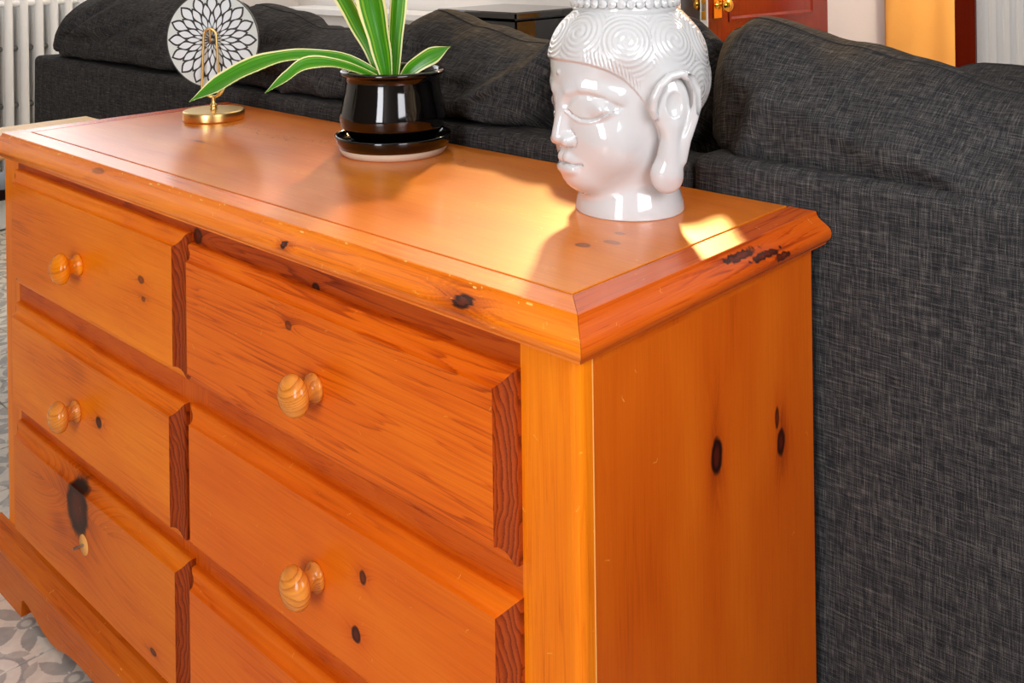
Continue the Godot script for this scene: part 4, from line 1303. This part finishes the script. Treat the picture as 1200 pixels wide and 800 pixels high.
func head_sdf(q: Vector3) -> float:
	var p := Vector3(absf(q.x), q.y, q.z)
	# the sides of the face draw in towards the front, below the hair
	var ps := Vector3(p.x * lerpf(1.0, 1.28, smoothstep(0.0, 0.07, p.z) * (1.0 - smoothstep(0.168, 0.212, p.y))), p.y, p.z)
	var skull := sd_ell(ps, Vector3(0, 0.180, -0.003), Vector3(0.097, 0.105, 0.109))
	var face := sd_ell(p, Vector3(0, 0.115, 0.010), Vector3(0.076, 0.094, 0.090))
	var d := smin(skull, face, 0.020)
	d = smin(d, sd_ell(p, Vector3(0, 0.058, 0.064), Vector3(0.029, 0.026, 0.031)), 0.030)       # chin
	d = smin(d, sd_ell(p, Vector3(0.034, 0.098, 0.052), Vector3(0.032, 0.036, 0.028)), 0.02)     # cheek
	# neck, flaring to the foot
	var rn := 0.0625 + 0.0095 * (1.0 - smoothstep(0.0, 0.045, p.y))
	var neck := maxf(Vector2(p.x, p.z + 0.004).length() - rn, absf(p.y - 0.05) - 0.05)
	d = smin(d, neck, 0.012)
	d = maxf(d, -p.y)
	if d < 0.03:
		if p.z > 0.02 and p.y < 0.215 and p.y > 0.03:
			# brow, nose
			var b := 9.0
			for i in brow.size() - 1: b = minf(b, sd_cap(p, brow[i], brow[i + 1], 0.0056, 0.0048))
			d = smin(d, b, 0.014)
			d = smin(d, sd_cap(p, Vector3(0, 0.158, 0.0975), Vector3(0, 0.106, 0.1070), 0.0072, 0.0092), 0.010)
			d = smin(d, sd_ell(p, Vector3(0.0120, 0.1015, 0.1000), Vector3(0.0080, 0.0085, 0.0105)), 0.006)
			# closed lids
			d = smin(d, sd_ell(p, Vector3(0.0370, 0.1445, 0.0700), Vector3(0.0260, 0.0170, 0.0175)), 0.005)
			var so := poly2(Vector2(p.x, p.y), socket)
			d += 0.0024 * exp(-so * so / 0.000016)
			# lips
			d = smin(d, sd_cap(p, Vector3(0.0060, 0.0785, 0.0968), Vector3(0.0250, 0.0725, 0.0845), 0.0066, 0.0030), 0.006)
			d = smin(d, sd_ell(p, Vector3(0, 0.0645, 0.0945), Vector3(0.0195, 0.0078, 0.0090)), 0.006)
			d = smin(d, sd_ell(p, Vector3(0, 0.187, 0.1040), Vector3(0.0042, 0.0042, 0.0035)), 0.0015)
			var f := Vector2(p.x, p.y)
			var g := poly2(f, mouth)
			d += 0.0030 * exp(-g * g / 0.0000022)
			g = poly2(f, eye_line)
			d += 0.0026 * exp(-g * g / 0.0000018)
			g = poly2(f, lid_line)
			d -= 0.0011 * exp(-g * g / 0.0000030)
			if p.z > 0.085:
				g = poly2(f, wing)
				d += 0.0022 * exp(-g * g / 0.0000018)
	# hair
	var az := atan2(p.x, p.z)
	var hl := p.y - hairline(az)
	if hl > -0.006 and d < 0.02:
		var m := smoothstep(-0.0022, 0.0016, hl)
		var best := 9.0
		var bi := 0
		for i in curls.size():
			var t: float = (p - curls[i][0]).length()
			if t < best:
				best = t; bi = i
		var cc: Array = curls[bi]
		var v: Vector3 = p - cc[0]
		var ang := atan2(v.dot(cc[2]), v.dot(cc[1]))
		var wave := sin(TAU * best / 0.0062 - ang)
		var fade := smoothstep(0.0, 0.006, hl)
		var er := Vector2((p.z - 0.004) / 0.036, (p.y - 0.152) / 0.048).length()
		fade *= smoothstep(0.95, 1.25, er) if p.x > 0.06 else 1.0
		var relief := 0.0005 * wave * fade + 0.0030 * maxf(0.0, 1.0 - best * best / 0.0011) * fade
		# short combed strokes along the hairline
		var lock := exp(-pow((hl - 0.010) / 0.007, 2.0)) * smoothstep(0.30, 0.6, az) * (1.0 - smoothstep(1.1, 1.3, az))
		relief = lerpf(relief, 0.0011 * minf(fade * 2.0, 1.0) * sin(az * 120.0 + hl * 260.0), lock)
		d -= m * (0.0034 + relief)
	# ear
	if p.x > 0.055 and absf(p.z + 0.008) < 0.06:
		var e := 9.0
		var q2 := Vector3(p.x + 0.30 * (p.z - 0.010) - 0.001, p.y, p.z - 0.010)
		for i in helix.size() - 1: e = minf(e, sd_cap(q2, helix[i][0], helix[i + 1][0], helix[i][1], helix[i + 1][1]))
		e = smin(e, sd_ell(q2, Vector3(0.0945, 0.148, -0.007), Vector3(0.011, 0.038, 0.0225)), 0.004)
		e = maxf(e, -sd_ell(q2, Vector3(0.1085, 0.151, -0.005), Vector3(0.0085, 0.019, 0.0125)))
		e = smin(e, sd_cap(q2, Vector3(0.0955, 0.122, -0.006), Vector3(0.089, 0.066, -0.004), 0.0090, 0.0140), 0.008)
		e = smin(e, sd_ell(q2, Vector3(0.088, 0.060, -0.005), Vector3(0.0125, 0.022, 0.0195)), 0.008)
		d = smin(d, e, 0.0025)
	return d

func build_head():
	brow = [Vector3(0.006, 0.150, 0.0955), Vector3(0.015, 0.1635, 0.0975), Vector3(0.030, 0.1700, 0.0900), Vector3(0.046, 0.1685, 0.0765), Vector3(0.061, 0.1600, 0.0570)]
	eye_line = [Vector2(0.0135, 0.1405), Vector2(0.020, 0.1345), Vector2(0.030, 0.1305), Vector2(0.041, 0.1305), Vector2(0.052, 0.1345), Vector2(0.060, 0.1405)]
	lid_line = [Vector2(0.0125, 0.1380), Vector2(0.020, 0.1310), Vector2(0.030, 0.1270), Vector2(0.041, 0.1270), Vector2(0.053, 0.1315), Vector2(0.061, 0.1385)]
	socket = [Vector2(0.0135, 0.148), Vector2(0.020, 0.1565), Vector2(0.030, 0.1615), Vector2(0.041, 0.1615), Vector2(0.053, 0.1565), Vector2(0.063, 0.1465)]
	mouth = [Vector2(0, 0.0712), Vector2(0.007, 0.0722), Vector2(0.016, 0.0706), Vector2(0.0265, 0.0718)]
	wing = [Vector2(0.0165, 0.115), Vector2(0.0215, 0.108), Vector2(0.0222, 0.1), Vector2(0.018, 0.0935), Vector2(0.010, 0.0915)]
	var hx := [[0.0985, 0.136, 0.0165, 0.0040], [0.1015, 0.146, 0.0200, 0.0044], [0.1045, 0.160, 0.0205, 0.0048], [0.1070, 0.175, 0.0145, 0.0050], [0.1075, 0.1865, 0.0020, 0.0052], [0.1075, 0.1895, -0.0120, 0.0054], [0.1075, 0.182, -0.0250, 0.0054], [0.1065, 0.168, -0.0325, 0.0052], [0.1050, 0.150, -0.0335, 0.0050], [0.1020, 0.128, -0.0290, 0.0052], [0.0980, 0.105, -0.0225, 0.0060], [0.0930, 0.080, -0.0185, 0.0075]]
	helix = []
	for h in hx: helix.append([Vector3(h[0], h[1], h[2]), h[3]])
	curls = []
	var c0 := Vector3(0, 0.180, -0.003)
	for g in [[0.27, 0.236], [0.98, 0.228], [1.63, 0.226], [2.26, 0.224], [2.88, 0.226], [2.02, 0.163], [2.60, 0.160], [PI, 0.160], [2.25, 0.102], [2.85, 0.100]]:
		# a point on the skull at this azimuth and height
		var y: float = g[1]
		var k := sqrt(maxf(0.0, 1.0 - pow((y - c0.y) / 0.105, 2.0)))
		var n := Vector3(0.097 * k * sin(g[0]), y - c0.y, 0.109 * k * cos(g[0]))
		var pos := c0 + n
		var nn := (n / Vector3(0.0094, 0.0110, 0.0119)).normalized()
		var tx := Vector3.UP.cross(nn).normalized()
		curls.append([pos, tx, nn.cross(tx).normalized()])

	var cell := 0.0022
	var lo := Vector3(-0.1188, -0.0055, -0.1265)
	var nx := 108
	var ny := 136
	var nz := 118
	var sx := ny * nz
	var val := PackedFloat32Array()
	val.resize((nx + 1) * sx)
	val.fill(1.0)
	var B := 4
	var half := nx / 2
	var live := []
	for bx in range(half / B, nx / B + 1):
		for by in ny / B:
			for bz in nz / B:
				var ctr := lo + Vector3(bx * B + B / 2.0, by * B + B / 2.0, bz * B + B / 2.0) * cell
				var dd := head_sdf(ctr)
				if absf(dd) < cell * B * 0.87 * 1.35 + 0.003:
					live.append(Vector3i(bx * B, by * B, bz * B))
					for i in B:
						if bx * B + i > nx: continue
						for j in B:
							for k in B:
								var ix := bx * B + i
								var dv := head_sdf(lo + Vector3(ix, by * B + j, bz * B + k) * cell)
								val[ix * sx + (by * B + j) * nz + bz * B + k] = dv
								if 2 * half - ix >= 0: val[(2 * half - ix) * sx + (by * B + j) * nz + bz * B + k] = dv
				elif dd < 0:
					for i in B:
						if bx * B + i > nx: continue
						for j in B:
							for k in B:
								var ix := bx * B + i
								val[ix * sx + (by * B + j) * nz + bz * B + k] = -1.0
								if 2 * half - ix >= 0: val[(2 * half - ix) * sx + (by * B + j) * nz + bz * B + k] = -1.0
	# surface nets
	var idx := PackedInt32Array()
	idx.resize((nx + 1) * sx)
	idx.fill(-1)
	var V := PackedVector3Array()
	var off := [0, sx, nz, sx + nz, 1, sx + 1, nz + 1, sx + nz + 1]
	var co := [Vector3(0, 0, 0), Vector3(1, 0, 0), Vector3(0, 1, 0), Vector3(1, 1, 0), Vector3(0, 0, 1), Vector3(1, 0, 1), Vector3(0, 1, 1), Vector3(1, 1, 1)]
	var ed := [[0, 1], [2, 3], [4, 5], [6, 7], [0, 2], [1, 3], [4, 6], [5, 7], [0, 4], [1, 5], [2, 6], [3, 7]]
	for ix in nx:
		for iy in ny - 1:
			var row := ix * sx + iy * nz
			for iz in nz - 1:
				var b := row + iz
				var v0 := val[b] < 0.0
				if v0 == (val[b + sx] < 0.0) and v0 == (val[b + nz] < 0.0) and v0 == (val[b + 1] < 0.0) and v0 == (val[b + sx + nz] < 0.0) and v0 == (val[b + sx + 1] < 0.0) and v0 == (val[b + nz + 1] < 0.0) and v0 == (val[b + sx + nz + 1] < 0.0): continue
				var s := Vector3.ZERO
				var c := 0
				for e in ed:
					var a0 := val[b + off[e[0]]]
					var a1 := val[b + off[e[1]]]
					if (a0 < 0.0) != (a1 < 0.0):
						s += co[e[0]].lerp(co[e[1]], a0 / (a0 - a1))
						c += 1
				idx[b] = V.size()
				V.append(lo + (Vector3(ix, iy, iz) + s / c) * cell)
	# pull the points onto the surface; normals from the field
	var N := PackedVector3Array()
	N.resize(V.size())
	var h := 0.0007
	for i in V.size():
		var p := V[i]
		var a := head_sdf(p + Vector3(h, -h, -h))
		var b := head_sdf(p + Vector3(-h, -h, h))
		var c := head_sdf(p + Vector3(-h, h, -h))
		var d := head_sdf(p + Vector3(h, h, h))
		var g := Vector3(1, -1, -1) * a + Vector3(-1, -1, 1) * b + Vector3(-1, 1, -1) * c + Vector3(1, 1, 1) * d
		N[i] = g.normalized()
		V[i] = p - N[i] * clampf((a + b + c + d) * 0.25, -0.0012, 0.0012)
	var I := PackedInt32Array()
	var st := [sx, nz, 1]
	for ix in range(1, nx):
		for iy in range(1, ny - 1):
			for iz in range(1, nz - 1):
				var b := ix * sx + iy * nz + iz
				var v0 := val[b] < 0.0
				for ax in 3:
					if v0 != (val[b + st[ax]] < 0.0):
						var u: int = st[(ax + 1) % 3]
						var w: int = st[(ax + 2) % 3]
						var q0 := idx[b]
						var q1 := idx[b - u]
						var q2 := idx[b - u - w]
						var q3 := idx[b - w]
						if q0 < 0 or q1 < 0 or q2 < 0 or q3 < 0: continue
						if v0: I.append_array([q0, q2, q1, q0, q3, q2])
						else: I.append_array([q0, q1, q2, q0, q2, q3])
	var arr := []
	arr.resize(Mesh.ARRAY_MAX)
	arr[Mesh.ARRAY_VERTEX] = V
	arr[Mesh.ARRAY_NORMAL] = N
	arr[Mesh.ARRAY_INDEX] = I
	var mesh := ArrayMesh.new()
	mesh.add_surface_from_arrays(Mesh.PRIMITIVE_TRIANGLES, arr)

	var t := thing("ceramic_head", "glossy white ceramic head with closed eyes and spiral curls on the chest's right end", "statue", Vector3(-0.195, TOP, -0.3395), -0.290)
	obj("head", mesh, M.ceramic, t)
	# bun with rows of beads
	var m := MB.new()
	m.lathe([Vector2(0.0001, 0.250), Vector2(0.066, 0.250), Vector2(0.068, 0.262), Vector2(0.0695, 0.265), Vector2(0.0680, 0.268), Vector2(0.0665, 0.279), Vector2(0.063, 0.296), Vector2(0.052, 0.316), Vector2(0.034, 0.330), Vector2(0.012, 0.336), Vector2(0.0001, 0.3365)], 64)
	obj("bun", m, M.ceramic, t)
	var bm := SphereMesh.new()
	bm.radius = 0.0058
	bm.height = 0.0116
	bm.radial_segments = 16
	bm.rings = 8
	var br := MB.new()
	br.lathe([Vector2(0.0001, -0.001), Vector2(0.0060, -0.001), Vector2(0.0060, 0.0012), Vector2(0.0052, 0.0026), Vector2(0.0040, 0.0024), Vector2(0.0030, 0.0034), Vector2(0.0001, 0.0046)], 16)
	var bead := br.done()
	for g in [[0.0688, 0.2735, 36, 0.0], [0.0660, 0.2850, 35, 0.5], [0.0622, 0.2962, 33, 0.0]]:
		for k in g[2]:
			var a: float = TAU * (k + g[3]) / g[2]
			var o := obj("bead", bead, M.ceramic, t, Vector3(g[0] * sin(a), g[1], g[0] * cos(a)))
			var n := Vector3(sin(a), 0.22, cos(a)).normalized()
			var tx := Vector3.UP.cross(n).normalized()
			o.basis = Basis(tx, n, tx.cross(n))
